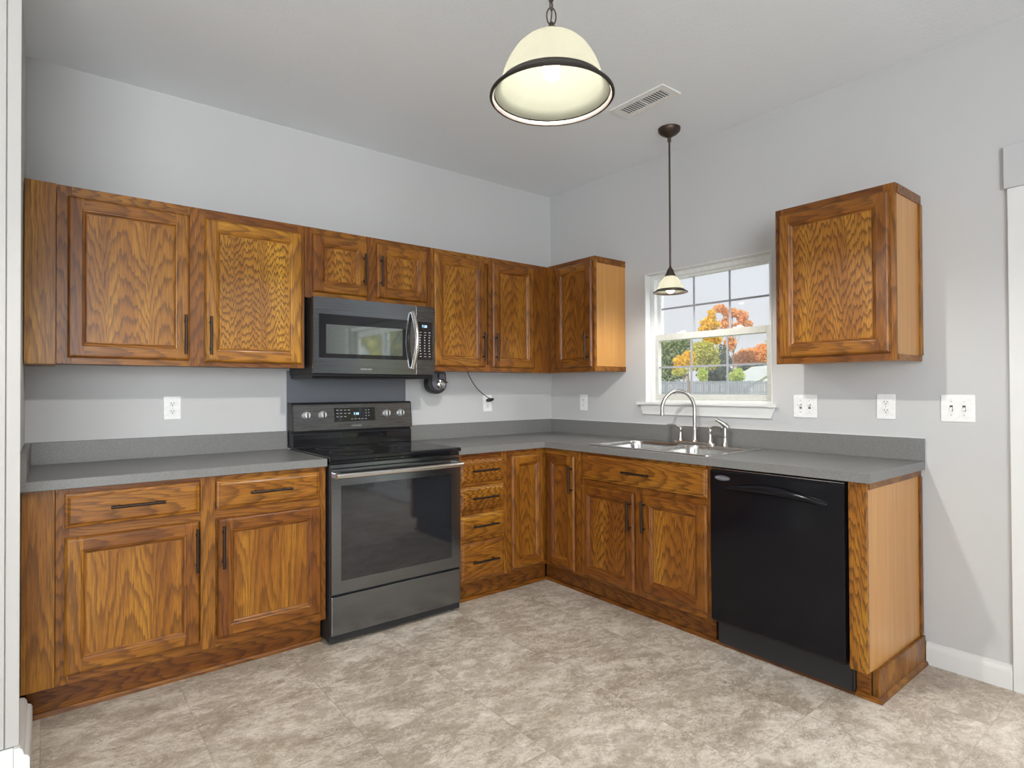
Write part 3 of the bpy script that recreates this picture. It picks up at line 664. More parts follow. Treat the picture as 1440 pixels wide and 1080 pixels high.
# ------------------------------------------------------------------ sink
def plate_with_holes(mb, outer, holes, z):
    bm = bmesh.new()
    for lp in [outer]+holes:
        vv = [bm.verts.new((x, y, z)) for x, y in lp]
        for i in range(len(vv)): bm.edges.new((vv[i], vv[(i+1) % len(vv)]))
    bmesh.ops.triangle_fill(bm, use_beauty=True, use_dissolve=False, edges=bm.edges[:], normal=(0, 0, 1))
    bm.verts.index_update(); mb.poly([v.co[:] for v in bm.verts], [[v.index for v in f.verts] for f in bm.faces]); bm.free()
t = thing('kitchen_sink', (-.32, -1.37, CT1), 'stainless double bowl drop-in sink set in the counter below the window', 'sink')
outer = rrect(-SX1, -SX0, -SU1, -SU0, .03)
h1 = rrect(-.555, -.165, -1.355, -.985, .07, 8); h2 = rrect(-.555, -.165, -1.76, -1.39, .07, 8)
m = MB(); plate_with_holes(m, outer, [h1, h2], CT1+.0045)
n = len(outer); V = [(x, y, CT1+.0045) for x, y in outer]+[((x+.32)*1.004-.32, (y+1.3725)*1.003-1.3725, CT1+.0008) for x, y in outer]
m.poly(V, [(i, (i+1) % n, n+(i+1) % n, n+i) for i in range(n)]); m.build('rim', 'ss', t)
for h in (h1, h2):
    cx = sum(p[0] for p in h)/len(h); cy = sum(p[1] for p in h)/len(h); n = len(h); V = []; F = []
    lv = [(1, .0045), (.985, .0005), (.975, -.02), (.94, -.150), (.90, -.170), (.80, -.178), (.18, -.182)]
    for s, z in lv: V += [(cx+(x-cx)*s, cy+(y-cy)*s, CT1+z) for x, y in h]
    for i in range(len(lv)-1): F += [(i*n+k, i*n+(k+1) % n, (i+1)*n+(k+1) % n, (i+1)*n+k) for k in range(n)]
    F.append(tuple((len(lv)-1)*n+k for k in range(n)))
    m = MB(); m.poly(V, F, smooth=True); b_ = m.build('basin', 'ss', t, angle=math.radians(60))
    m = MB(); lathe(m, [(.0, .002), (.03, .002), (.042, .004), (.044, .001)], (cx, cy, CT1-.183), n=24); m.build('drain', 'chrome', b_)
# ------------------------------------------------------------------ faucet and sprayer
t = thing('faucet', (-.095, -1.374, CT1+.0045), 'brushed nickel gooseneck faucet with two lever handles behind the sink', 'faucet')
zb = CT1+.005; fx = -.095
m = MB(); o_ = rrect(fx-.028, fx+.026, -1.515, -1.232, .026, 6); n = len(o_); V = [(x, y, zb) for x, y in o_]+[(x, y, zb+.008) for x, y in o_]+[(fx+(x-fx)*.8, -1.3735+(y+1.3735)*.97, zb+.014) for x, y in o_]
F = [(j*n+i, j*n+(i+1) % n, (j+1)*n+(i+1) % n, (j+1)*n+i) for j in (0, 1) for i in range(n)]+[tuple(range(2*n, 3*n))]; m.poly(V, F); m.build('base_plate', 'nickel', t)
m = MB(); base = Vector((fx, -1.372, 0)); d = Vector((-.155, .118, 0)); rr = d.length/2; dn = d.normalized(); zt = 1.125
pts = [base+Vector((0, 0, zb+.014)), base+Vector((0, 0, 1.0)), base+Vector((0, 0, zt))]
for k in range(1, 15):
    a = PI*k/14*1.03; pts.append(base+dn*(rr-rr*math.cos(a))+Vector((0, 0, zt+rr*1.13*math.sin(a))))
e = pts[-1]; pts.append(e+Vector((0, 0, -.016)))
tube(m, pts, .0108, 16)
lathe(m, [(.0235, 0), (.0225, .006), (.017, .012), (.0155, .05), (.0165, .075), (.0165, .082), (.012, .088)], (fx, -1.372, zb+.012), n=24)
lathe(m, [(.0125, 0), (.013, .014), (.0125, .016)], e+Vector((0, 0, -.026)), n=20); m.build('spout', 'nickel', t)
for y, s in ((-1.272, 1), (-1.476, -1)):
    m = MB(); lathe(m, [(.023, 0), (.022, .006), (.0155, .018), (.0125, .045), (.0118, .062), (.0135, .066), (.0135, .072), (.009, .086), (.004, .09)], (fx, y, zb+.012), n=24)
    P = [Vector((fx, y, zb+.085)), Vector((fx-.004, y+s*.012, zb+.101)), Vector((fx-.010, y+s*.032, zb+.108)), Vector((fx-.018, y+s*.058, zb+.109)), Vector((fx-.025, y+s*.082, zb+.106))]
    tube(m, P, [.0075, .007, .006, .0055, .005], 12); m.build('lever_handle', 'nickel', t)
t = thing('side_sprayer', (-.095, -1.571, CT1+.0045), 'small brushed nickel pull-out sprayer standing right of the faucet', 'sprayer')
m = MB(); lathe(m, [(.024, 0), (.022, .008), (.0165, .016), (.0145, .05), (.0155, .056)], (fx, -1.571, CT1+.005), n=24); m.build('sprayer_base', 'nickel', t)
m = MB(); tube(m, [(fx, -1.571, CT1+.06), (fx, -1.571, CT1+.115)], [.0125, .0115], 16)
tube(m, [(fx+.003, -1.594, CT1+.104), (fx+.001, -1.588, CT1+.113), (fx-.001, -1.574, CT1+.124), (fx-.008, -1.552, CT1+.140), (fx-.013, -1.536, CT1+.150), (fx-.016, -1.526, CT1+.156)], [.006, .013, .0165, .0115, .0095, .0125], 16); m.build('spray_head', 'nickel', t)

# ------------------------------------------------------------------ text helper
def text_mesh(name, body, size, fr, u, v, w, mat, parent, depth=.0006, align='CENTER', sx=1.0, rot=0.0):
    cu = bpy.data.curves.new(name, 'FONT'); cu.body = body; cu.size = size; cu.extrude = depth/2; cu.align_x = align; cu.align_y = 'CENTER'
    ob = bpy.data.objects.new('tmp', cu); COL.objects.link(ob)
    dg = bpy.context.evaluated_depsgraph_get(); me = bpy.data.meshes.new_from_object(ob.evaluated_get(dg))
    bpy.data.objects.remove(ob); bpy.data.curves.remove(cu)
    mb = MB(); vs = [fr(u+p.co.x*sx, v+p.co.y+p.co.x*rot, w+p.co.z) for p in me.vertices]
    mb.poly(vs, [tuple(p.vertices) for p in me.polygons]); bpy.data.meshes.remove(me)
    return mb.build(name, mat, parent)

# ------------------------------------------------------------------ range
RU0, RU1 = -2.043, -1.292
t = thing('kitchen_range', ((RU0+RU1)/2, -.33, 0), 'freestanding black stainless electric range between the two back wall cabinets', 'oven')
m = MB(); box(m, FB, RU0-.001, RU1+.001, .014, .884, .03, .640); m.build('range_body', 'blackp', t, .002)
m = MB(); box(m, FB, RU0, RU1, .884, .900, .06, .640); prism(m, FB, [(.06, .900), (.655, .900), (.660, .905), (.660, .914), (.655, .921), (.06, .921)], RU0-.003, RU1+.003, 'u')
ck = m.build('cooktop', 'blackg', t, .0015)
for cu_, cw, r_ in ((-1.86, .22, .09), (-1.86, .47, .11), (-1.48, .22, .09), (-1.48, .47, .09)):
    m = MB(); lathe(m, [(r_, 0), (r_+.0015, 0), (r_+.0015, .0003), (r_, .0003)], FB(cu_, .9211, cw), n=40, closed=True); m.build('burner_ring', 'slate', ck)
m = MB(); box(m, FB, RU0+.003, RU1-.003, .864, .884, .6405, .650); m.build('front_trim', 'bss', t, .002)
# oven door: steel frame, black glass, handle
m = MB(); us = [RU0+.003, -1.992, -1.352, RU1-.003]; vs = [.252, .312, .778, .860]
cells(m, FB, us, vs, lambda i, j: not (i == 1 and j == 1), .6405, .657); od = m.build('oven_door', 'bss', t, .003, 2)
m = MB(); box(m, FB, -1.992, -1.352, .312, .778, .6405, .6555); m.build('oven_window', 'ovenwin', od)
m = MB(); n_ = 14; P = []
for k in range(n_+1):
    s = k/n_; P.append(FB(RU0+.012+(RU1-RU0-.024)*s, .832, .700+.010*math.sin(PI*s)))
tube(m, P, .0135, 14, flat=1.0); m.build('handle', 'ssh', od)
for u in (RU0+.028, RU1-.028):
    m = MB(); box(m, FB, u-.016, u+.016, .819, .845, .657, .698); m.build('handle_bracket', 'ssh', od, .003, 2)
m = MB(); box(m, FB, RU0+.003, RU1-.003, .050, .240, .6405, .655); dr = m.build('storage_drawer', 'bss', t, .004, 2)
for u in (RU0+.03, RU1-.03):
    for w in (.10, .60):
        m = MB(); lathe(m, [(.018, .001), (.018, .010), (.014, .0135)], FB(u, 0, w), n=16); m.build('foot', 'blackp', t)
# backguard
m = MB(); prism(m, FB, [(.010, .921), (.085, .921), (.082, .998), (.072, 1.005), (.072, 1.012), (.096, 1.016), (.080, 1.166), (.072, 1.176), (.010, 1.176)], RU0-.002, RU1+.002, 'u'); bg = m.build('backguard', 'blackp', t, .002)
def con(u, v, d=0): return FB(u, v, .0968-(v-1.016)*.107+d)
m = MB(); prism(m, lambda a, b, c: con(a, b, c), [(RU0+.006, 1.0165), (RU1-.004, 1.0165), (RU1-.008, 1.165), (RU0+.006, 1.165)], .0005, .003, 'w')
for u in (-1.967, -1.873, -1.469, -1.373):
    for a in (-150, -90, -30, 30, 90, 150):
        x, y = u+.030*math.cos(math.radians(a)), 1.104+.027*math.sin(math.radians(a)); prism(m, lambda x_, y_, z_: con(x_, y_, z_), [(x-.0015, y-.001), (x+.0015, y-.001), (x+.0015, y+.001), (x-.0015, y+.001)], .0031, .0036, 'w', mi=1)
cp = m.build('control_panel', ['bssd', 'mark'], t)
m = MB(); box(m, FB, RU0+.006, RU1-.006, .926, .995, .0855, .0875); m.build('lower_trim', 'blackg', t, .001)
m = MB(); prism(m, lambda a, b, c: con(a, b, c), [(-1.804, 1.062), (-1.545, 1.062), (-1.545, 1.143), (-1.804, 1.143)], .003, .0045, 'w')
for a in range(4):
    for b in range(3 if a < 3 else 2):
        u, v = -1.790+a*.024, 1.128-b*.019; prism(m, lambda x, y, z: con(x, y, z), [(u, v), (u+.013, v), (u+.013, v+.003), (u, v+.003)], .0046, .005, 'w', mi=1)
for a in range(5):
    u = -1.700+a*.022; prism(m, lambda x, y, z: con(x, y, z), [(u, 1.075), (u+.012, 1.075), (u+.012, 1.0775), (u, 1.0775)], .0046, .005, 'w', mi=1)
for a in range(2):
    for b in range(3):
        u, v = -1.607+a*.018, 1.126-b*.017; prism(m, lambda x, y, z: con(x, y, z), [(u, v), (u+.006, v), (u+.006, v+.004), (u, v+.004)], .0046, .005, 'w', mi=1)
dp = m.build('display_panel', ['blackg', 'mark'], cp)
text_mesh('clock_digits', '7:38', .019, con, -1.667, 1.106, .0052, 'led', dp)
text_mesh('maker_name', 'SAMSUNG', .012, con, -1.667, 1.036, .0034, 'badge', cp, sx=1.15)
nrm = Vector((0, -1, .107)).normalized()
for u in (-1.967, -1.873, -1.469, -1.373):
    m = MB(); c = con(u, 1.104, .003); lathe(m, [(.0215, 0), (.0215, .006), (.0195, .008), (.0185, .022), (.016, .026), (0, .0262)], c, nrm, 28)
    kb = m.build('knob', 'knob', cp)
    m = MB(); prism(m, lambda x, y, z: con(x, y, z), [(u-.0035, 1.087), (u+.0035, 1.087), (u+.0035, 1.122), (u-.0035, 1.122)], .026, .036, 'w'); m.build('knob_grip', 'blackp', kb, .001)

# ------------------------------------------------------------------ microwave
MU0, MU1, MZ0, MZ1 = -2.036, -1.305, 1.336, 1.741
t = thing('microwave', ((MU0+MU1)/2, -.2, MZ0-.02), 'black stainless over-the-range microwave with curved handle under the short cabinet', 'microwave')
m = MB(); box(m, FB, MU0+.003, MU1-.003, MZ0, MZ1, .003, .378); mbod = m.build('case', 'blackp', t, .003)
m = MB(); prism(m, FB, [(.02, MZ0-.022), (.36, MZ0-.022), (.372, MZ0-.012), (.372, MZ0-.0005), (.02, MZ0-.0005)], MU0+.006, MU1-.006, 'u'); m.build('vent_base', 'blackp', t, .002)
m = MB(); us = [MU0, -2.007, -1.484, -1.432]; vs = [MZ0+.001, 1.420, 1.652, MZ1]
cells(m, FB, us, vs, lambda i, j: not (i == 1 and j == 1), .379, .401); md_ = m.build('microwave_door', 'bss', t, .002, 2)
m = MB(); us = [-2.007, -1.968, -1.519, -1.484]; vs = [1.420, 1.443, 1.598, 1.652]
cells(m, FB, us, vs, lambda i, j: not (i == 1 and j == 1), .385, .4005); m.build('door_glass', 'blackg', md_)
m = MB(); box(m, FB, -1.968, -1.519, 1.443, 1.598, .385, .4005); m.build('view_window', 'win', md_)
m = MB(); P = []
for k in range(17):
    s = k/16; P.append(FB(-1.458+.004*math.sin(PI*s), 1.376+.322*s, .412+.046*math.sin(PI*s)))
tube(m, P, [.0125]*17, 14); 
for k in (0, 16): tube(m, [P[k], Vector(P[k])+Vector((0, .014, 0))], .009, 12)
m.build('handle', 'ssh', md_)
m = MB(); box(m, FB, -1.4305, MU1, MZ0+.001, MZ1, .379, .401); mc = m.build('control_side', 'bssd', t, .002, 2)
m = MB(); box(m, FB, -1.424, -1.322, 1.424, 1.648, .4012, .4026)
for r_ in range(10):
    for c_ in range(3):
        u, v = -1.408+c_*.030, 1.585-r_*.0158; wd = .013 if r_ in (0, 1, 8, 9) else .007
        box(m, FB, u, u+wd, v, v+(.003 if r_ in (0, 1, 8, 9) else .006), .4027, .4030, mi=1)
kp = m.build('keypad', ['blackg', 'mark'], mc)
text_mesh('clock_digits', '7:38', .020, FB, -1.376, 1.622, .4032, 'led', kp)
text_mesh('maker_name', 'SAMSUNG', .0125, FB, -1.742, 1.362, .4016, 'badge', md_, sx=1.2)
m = MB(); box(m, FB, -1.99, -1.86, MZ0-.0235, MZ0-.0225, .22, .34); box(m, FB, -1.80, -1.42, MZ0-.0235, MZ0-.0225, .20, .35); m.build('underside_filters', 'slate', t)

# ------------------------------------------------------------------ dishwasher
DU0, DU1 = 1.817, 2.424
t = thing('dishwasher', FR((DU0+DU1)/2, 0, .3), 'built-in gloss black dishwasher under the right end of the counter', 'dishwasher')
m = MB(); box(m, FR, DU0+.004, DU1-.004, .02, .868, .03, .570); m.build('tub', 'blackp', t)
m = MB(); us = [DU0+.002, DU1-.002]
prism(m, FR, [(.572, .140), (.622, .140), (.629, .150), (.632, .40), (.632, .780), (.632, .853), (.628, .862), (.572, .862)], DU0+.003, DU1-.003, 'u'); dd = m.build('door', 'dw', t, .003, 2)
# bowed handle ridge
m = MB(); n_ = 18; V = []; F = []
for k in range(n_+1):
    s = k/n_; u = DU0+.085+(DU1-DU0-.15)*s; b_ = math.sin(PI*s); z = .782+.022*b_-.012*s; pr_ = .004+.024*b_**.7; th = .008+.014*b_
    for a in range(8):
        an = -PI/2+PI*a/7; V.append(FR(u, z+th*math.sin(an), .6315+pr_*math.cos(an)))
for k in range(n_):
    for a in range(7): F.append((k*8+a, (k+1)*8+a, (k+1)*8+a+1, k*8+a+1))
m.poly(V, F, smooth=True); m.build('handle', 'dw', dd, angle=math.radians(80))
m = MB(); lathe(m, [(.0, 0), (1, 0), (1, .0012), (.0, .0012)], FR(DU0+.068, .826, .632), (-1, 0, 0), 32); 
m.v = [(p[0], -(DU0+.068)+(p[1]+(DU0+.068))*.040, .826+(p[2]-.826)*.012) for p in m.v]; bd = m.build('badge', 'slate', dd)
text_mesh('maker_name', 'Whirlpool', .014, FR, DU0+.068, .826, .6337, 'badge', dd, sx=1.1)
m = MB(); box(m, FR, DU0+.004, DU1-.004, .864, .868, .60, .628); m.build('top_trim', 'ssh', t, .001)
m = MB(); box(m, FR, DU0+.002, DU1, .018, .132, .535, .5535); m.build('kick_plate', 'blackp', t, .003)

# ------------------------------------------------------------------ pendants
def smooth2(P, k=4):
    o = []
    for i in range(len(P)-1):
        a, b, c, d = [Vector((*P[j], 0)) for j in (max(i-1, 0), i, i+1, min(i+2, len(P)-1))]
        for j in range(k):
            s = j/k; q = .5*((2*b)+(c-a)*s+(2*a-5*b+4*c-d)*s*s+(3*b-a-3*c+d)*s**3); o.append((q.x, q.y))
    return o+[P[-1]]
bp = Vector((-1.843, -2.035, 2.2))
t = thing('pendant_lamp', (bp.x, bp.y, H), 'large lit dome pendant with frosted glass shade hanging on a chain', 'ceiling lamp')
m = MB(); prof = [(.187, .004), (.176, .014), (.168, .026), (.163, .045), (.154, .075), (.138, .110), (.114, .145), (.083, .172), (.055, .187), (.032, .193)]
prof = smooth2(prof)
pin = [(r-.004, h-.002) for r, h in prof]
lathe(m, prof+pin[::-1], bp, n=64, closed=True); m.build('glass_shade', 'alab', t)
m = MB(); lathe(m, [(.1885, .0), (.1955, .001), (.2005, -.003), (.2015, -.0085), (.198, -.0125), (.193, -.0115), (.1885, -.004)], bp, n=72, closed=True)
lathe(m, [(.1885, .0005), (.1955, .0015), (.178, .0165), (.1705, .027), (.169, .027), (.1765, .0155)], bp, n=72, closed=True); m.build('metal_rim', 'rimdark', t)
m = MB(); lathe(m, [(.034, .190), (.034, .196), (.030, .207), (.020, .215), (.009, .219), (.009, .232), (.006, .236)], bp, n=28)
m.build('cap', 'bronzel', t)
m = MB(); lathe(m, [(.012, .19), (.018, .185), (.018, .135), (.014, .130)], bp, n=20); m.build('socket', 'white', t)
def link(mb, c, a, b, r, ang):
    P = []; n = 20; x = Vector((math.cos(ang), math.sin(ang), 0))
    V = []; F = []
    for k in range(n):
        th = 2*PI*k/n; p = c+x*a*math.cos(th)+Vector((0, 0, b*math.sin(th))); nn = (x*math.cos(th)*b+Vector((0, 0, a*math.sin(th)))).normalized(); sd = x.cross(Vector((0, 0, 1)))
        for j in range(8):
            q = 2*PI*j/8; V.append(p+nn*r*math.cos(q)+sd*r*math.sin(q))
    for k in range(n):
        for j in range(8): k2, j2 = (k+1) % n, (j+1) % 8; F.append((k*8+j, k2*8+j, k2*8+j2, k*8+j2))
    mb.poly(V, F, smooth=True)
m = MB(); link(m, bp+Vector((0, 0, .256)), .0155, .029, .0022, -.5); m.build('hanging_loop', 'bronzel', t)
m = MB(); z = .291; k = 0
while bp.z+z < H-.03: link(m, bp+Vector((0, 0, z)), .0085, .0165, .0022, .3+PI/2*(k % 2)); z += .0265; k += 1
tube(m, [bp+Vector((.003*math.sin(q*1.3), .004*math.cos(q), .235+q*(H-.03-bp.z-.235)/12)) for q in range(13)], .0022, 6); m.build('chain', 'bronzel', t)
m = MB(); lathe(m, [(.004, -.045), (.03, -.035), (.058, -.018), (.062, -.004), (.062, -.0005)], (bp.x, bp.y, H), n=32); m.build('canopy', 'bronzel', t)
m = MB(); lathe(m, [(.0, .045), (.013, .048), (.0235, .058), (.029, .075), (.0285, .090), (.022, .108), (.0145, .122), (.013, .135)], bp, n=24); m.build('bulb', 'bulb', t)
light('pendant_bulb_light', 'POINT', bp+Vector((0, 0, .058)), 74, (1, .97, .91), shadow_soft_size=.028)

sp = Vector((-.282, -1.343, 1.812))
t = thing('pendant_lamp', (sp.x, sp.y, H), 'small lit pendant on a long straight rod in front of the window', 'ceiling lamp')
m = MB(); prof = [(.078, .004), (.0765, .012), (.073, .024), (.066, .043), (.055, .062), (.042, .079), (.028, .092)]
prof = smooth2(prof); lathe(m, prof+[(r-.003, h-.0015) for r, h in prof][::-1], sp, n=48, closed=True); m.build('glass_shade', 'alab', t)
m = MB(); lathe(m, [(.079, .0035), (.076, .012), (.078, .013), (.088, .004), (.0985, -.001), (.0985, -.005), (.094, -.0065), (.086, -.002)], sp, n=56, closed=True); m.build('metal_rim', 'bronzel', t)
m = MB(); lathe(m, [(.031, .088), (.031, .094), (.027, .102), (.022, .112), (.019, .124), (.016, .130), (.008, .140), (.006, .150)], sp, n=28); m.build('cap', 'bronzel', t)
m = MB(); tube(m, [sp+Vector((0, 0, .145)), (sp.x, sp.y, 2.25), (sp.x, sp.y, H-.05)], .0055, 12); lathe(m, [(.009, -.08), (.0105, -.075), (.0105, -.05)], (sp.x, sp.y, H), n=16); m.build('rod', 'bronzel', t)
m = MB(); lathe(m, [(.010, -.055), (.016, -.05), (.045, -.034), (.060, -.020), (.064, -.008), (.064, -.0005)], (sp.x, sp.y, H), n=36); m.build('canopy', 'bronzel', t)
m = MB(); lathe(m, [(.0, -.010), (.012, -.008), (.022, .002), (.028, .018), (.027, .034), (.020, .05), (.013, .065), (.012, .088)], sp, n=24); m.build('bulb', 'bulb', t)
light('small_pendant_bulb_light', 'POINT', sp+Vector((0, 0, .022)), 10, (1, .96, .89), shadow_soft_size=.020)

# ------------------------------------------------------------------ ceiling vent
t = thing('ceiling_vent', (-.652, -1.457, H-.006), 'white rectangular air vent grille in the ceiling beside the large pendant', 'vent')
X0, X1, Y0, Y1 = -.728, -.576, -1.632, -1.282
m = MB(); cells(m, FI, [X0, X0+.035, X1-.035, X1], [Y0, Y0+.035, Y1-.035, Y1], lambda i, j: not (i == 1 and j == 1), H-.006, H-.0005); m.build('frame', 'plate', t, .002)
m = MB(); box(m, FI, X0+.035, X1-.035, Y0+.035, Y1-.035, H-.0012, H-.0006); m.build('dark_duct', 'slot', t)
m = MB()
for k in range(17):
    y = Y0+.035+(k+.5)*(Y1-Y0-.07)/17; w_ = .0065 if k == 8 else .0032
    box(m, FI, X0+.036, X1-.036, y-w_, y+w_, H-.0045, H-.0030)
m.build('louvers', 'plate', t)

# ------------------------------------------------------------------ outlets and switches
def cover(fr, u, v, wid, label, name='wall_outlet', n=1, kind='outlet'):
    hh = .119
    t = thing(name, fr(u, v, 0), label, 'outlet' if kind == 'outlet' else 'light switch', None)
    m = MB(); prism(m, fr, rrect(u-wid/2, u+wid/2, v-hh/2, v+hh/2, .004, 3), .0004, .0055, 'w'); m.build('cover_plate', 'plate', t, .0025, 2)
    if kind == 'outlet':
        for s in (.0195, -.0195):
            m = MB(); prism(m, fr, rrect(u-.0165, u+.0165, v+s-.0145, v+s+.0145, .010, 5), .0055, .0072, 'w'); r_ = m.build('receptacle', 'white', t, .0005)
            m = MB(); box(m, fr, u-.0075, u-.0050, v+s-.001, v+s+.0075, .0072, .0075); box(m, fr, u+.0050, u+.0072, v+s-.0005, v+s+.007, .0072, .0075); box(m, fr, u-.0025, u+.0025, v+s-.009, v+s-.0045, .0072, .0075); m.build('slots', 'slot', r_)
        m = MB(); lathe(m, [(.003, 0), (.003, .001), (0, .0013)], fr(u, v, .0055), Vector(fr(0, 0, 1)), 12); m.build('screw', 'badge', t)
    else:
        for k in range(n):
            c = u+(k-(n-1)/2)*.046
            m = MB(); box(m, fr, c-.0055, c+.0055, v-.0125, v+.0125, .0055, .0062); m.build('toggle_slot', 'slot', t)
            m = MB(); dv = .010 if kind == 'up' else -.010
            prism(m, fr, [(.0055, v-.0055), (.0055, v+.0055), (.017, v+dv+.0035), (.017, v+dv-.0035)], c-.0045, c+.0045, 'u'); m.build('toggle', 'white', t, .001)
            for s in (.030, -.030):
                m = MB(); lathe(m, [(.0028, 0), (.0028, .001), (0, .0013)], fr(c, v+s, .0055), Vector(fr(0, 0, 1)), 12); m.build('screw', 'badge', t)
    return t
cover(FB, -2.620, 1.161, .078, 'white duplex outlet on the back wall left of the range')
cover(FB, -.626, 1.149, .078, 'white duplex outlet on the back wall with black plug in it')
cover(FR, .360, 1.149, .076, 'white duplex outlet on the right wall left of the window')
cover(FR, 2.359, 1.158, .080, 'white duplex outlet below the lone cabinet, between two switch plates')
cover(FR, 1.981, 1.152, .122, 'white double switch plate just right of the window sill', 'light_switch', 2, 'up')
cover(FR, 2.638, 1.156, .124, 'white double switch plate nearest the patio door casing', 'light_switch', 2, 'down')

# ------------------------------------------------------------------ can opener and cord
t = thing('can_opener', (-1.140, -.17, 1.365), 'black teardrop can opener with shiny chrome cutter hung under cabinet beside microwave', 'can opener')
cu_, cv_ = -1.140, 1.286; out = [(cu_+.062, 1.362), (cu_-.075, 1.362)]
for k in range(15):
    a = PI+ PI*k/14; out.append((cu_+.070*math.cos(a)-.002, cv_+.064*math.sin(a)))
out = [(cu_-.066, 1.362)]+out[2:]+[(cu_+.062, 1.362)]
m = MB(); prism(m, FB, out, .10, .165, 'w'); m.build('housing', 'blackp', t, .008, 3)
m = MB(); o2 = [(cu_+(a-cu_)*.72+.006, 1.29+(b-1.29)*.80+.008) for a, b in out]; prism(m, FB, o2, .165, .170, 'w'); m.build('face_plate', 'slate', t, .002, 2)
m = MB(); lathe(m, [(.034, 0), (.034, .006), (.028, .014), (.016, .018), (.012, .026), (0, .028)], FB(cu_+.018, 1.285, .170), (0, -1, 0), 28)
lathe(m, [(.012, 0), (.012, .018), (.006, .022), (0, .023)], FB(cu_+.006, 1.306, .178), (0, -1, 0), 18)
tube(m, [FB(cu_+.030, 1.262, .188), FB(cu_+.012, 1.275, .196), FB(cu_-.006, 1.30, .192)], [.009, .007, .005], 10); m.build('cutter', 'chrome', t)
m = MB(); tube(m, [FB(cu_+.045, 1.298, .178), FB(cu_+.066, 1.296, .182)], [.004, .003], 8); tube(m, [FB(cu_-.004, 1.325, .175), FB(cu_-.006, 1.350, .185)], [.007, .005], 10); m.build('lever', 'blackp', t)
m = MB(); P = [(-.925, -.19, 1.368), (-.915, -.185, 1.350), (-.880, -.165, 1.315), (-.820, -.13, 1.270), (-.740, -.09, 1.225), (-.660, -.064, 1.190), (-.622, -.058, 1.180)]
# smooth the cord
def smooth_path(P, k=5):
    P = [Vector(p) for p in P]; o = []
    for i in range(len(P)-1):
        a, b, c, d = P[max(i-1, 0)], P[i], P[i+1], P[min(i+2, len(P)-1)]
        for j in range(k):
            s = j/k; o.append(.5*((2*b)+(c-a)*s+(2*a-5*b+4*c-d)*s*s+(3*b-a-3*c+d)*s**3))
    return o+[P[-1]]
t = thing('power_cord', (-.925, -.19, 1.365), 'thin black power cord running from cabinet underside to the outlet', 'cord')
tube(m, smooth_path(P), .0028, 8); m.build('cable', 'blackp', t)
m = MB(); prism(m, FB, [(-.643, 1.160), (-.643, 1.178), (-.620, 1.187), (-.606, 1.184), (-.612, 1.170)], .0076, .060, 'w'); m.build('plug', 'blackp', t, .003, 2)

# ------------------------------------------------------------------ outdoors
def gz(x, y): 
    d = max(0, min(1, (math.hypot(x, y)-3)/50)); return -.25+.80*d
m = MB(); n_ = 14; V = []; F = []
for i in range(n_+1):
    for j in range(n_+1):
        x = .145+ (i/n_)**1.6*110; y = -60+j/n_*150; V.append((x, y, gz(x, y)))
for i in range(n_):
    for j in range(n_): a = i*(n_+1)+j; F.append((a, a+n_+1, a+n_+2, a+1))
m.poly(V, F, smooth=True); struct(m.build('ground', 'grass'))
# fence: a straight run beyond the lawn
fa, fb = Vector((37.5, 41.0, 0)), Vector((66.0, 18.4, 0)); fd = (fb-fa); fl = fd.length; fd.normalize(); fn = Vector((-fd.y, fd.x, 0))
t = thing('board_fence', ((fa+fb)/2)+Vector((0, 0, .55)), 'weathered grey wooden privacy fence across the back yard', 'fence')
m = MB(); R2 = random.Random(3); x = 0
while x < fl-.15:
    p = fa+fd*x; q = p+fd*.137; h = 2.06+R2.uniform(-.03, .03); o_ = fn*(-.012 if R2.random() < .3 else 0)
    c = [p+o_, q+o_, q+o_+fn*.018, p+o_+fn*.018]
    V = [(a.x, a.y, .50) for a in c]+[(a.x, a.y, h-.03) for a in c]+[(((a-(p+q)/2-o_)*.6+(p+q)/2+o_).x, ((a-(p+q)/2-o_)*.6+(p+q)/2+o_).y, h) for a in c]
    m.poly(V, [(0, 1, 5, 4), (1, 2, 6, 5), (2, 3, 7, 6), (3, 0, 4, 7), (4, 5, 9, 8), (5, 6, 10, 9), (6, 7, 11, 10), (7, 4, 8, 11), (8, 9, 10, 11)]); x += .155+R2.uniform(0, .02)
m.build('fence_boards', 'fence', t)
m = MB()
for zz in (.85, 1.75):
    c = [fa+fn*.02, fb+fn*.02, fb+fn*.06, fa+fn*.06]; V = [(a.x, a.y, zz) for a in c]+[(a.x, a.y, zz+.09) for a in c]; m.poly(V, BOXF)
m.build('fence_rails', 'fence', t)

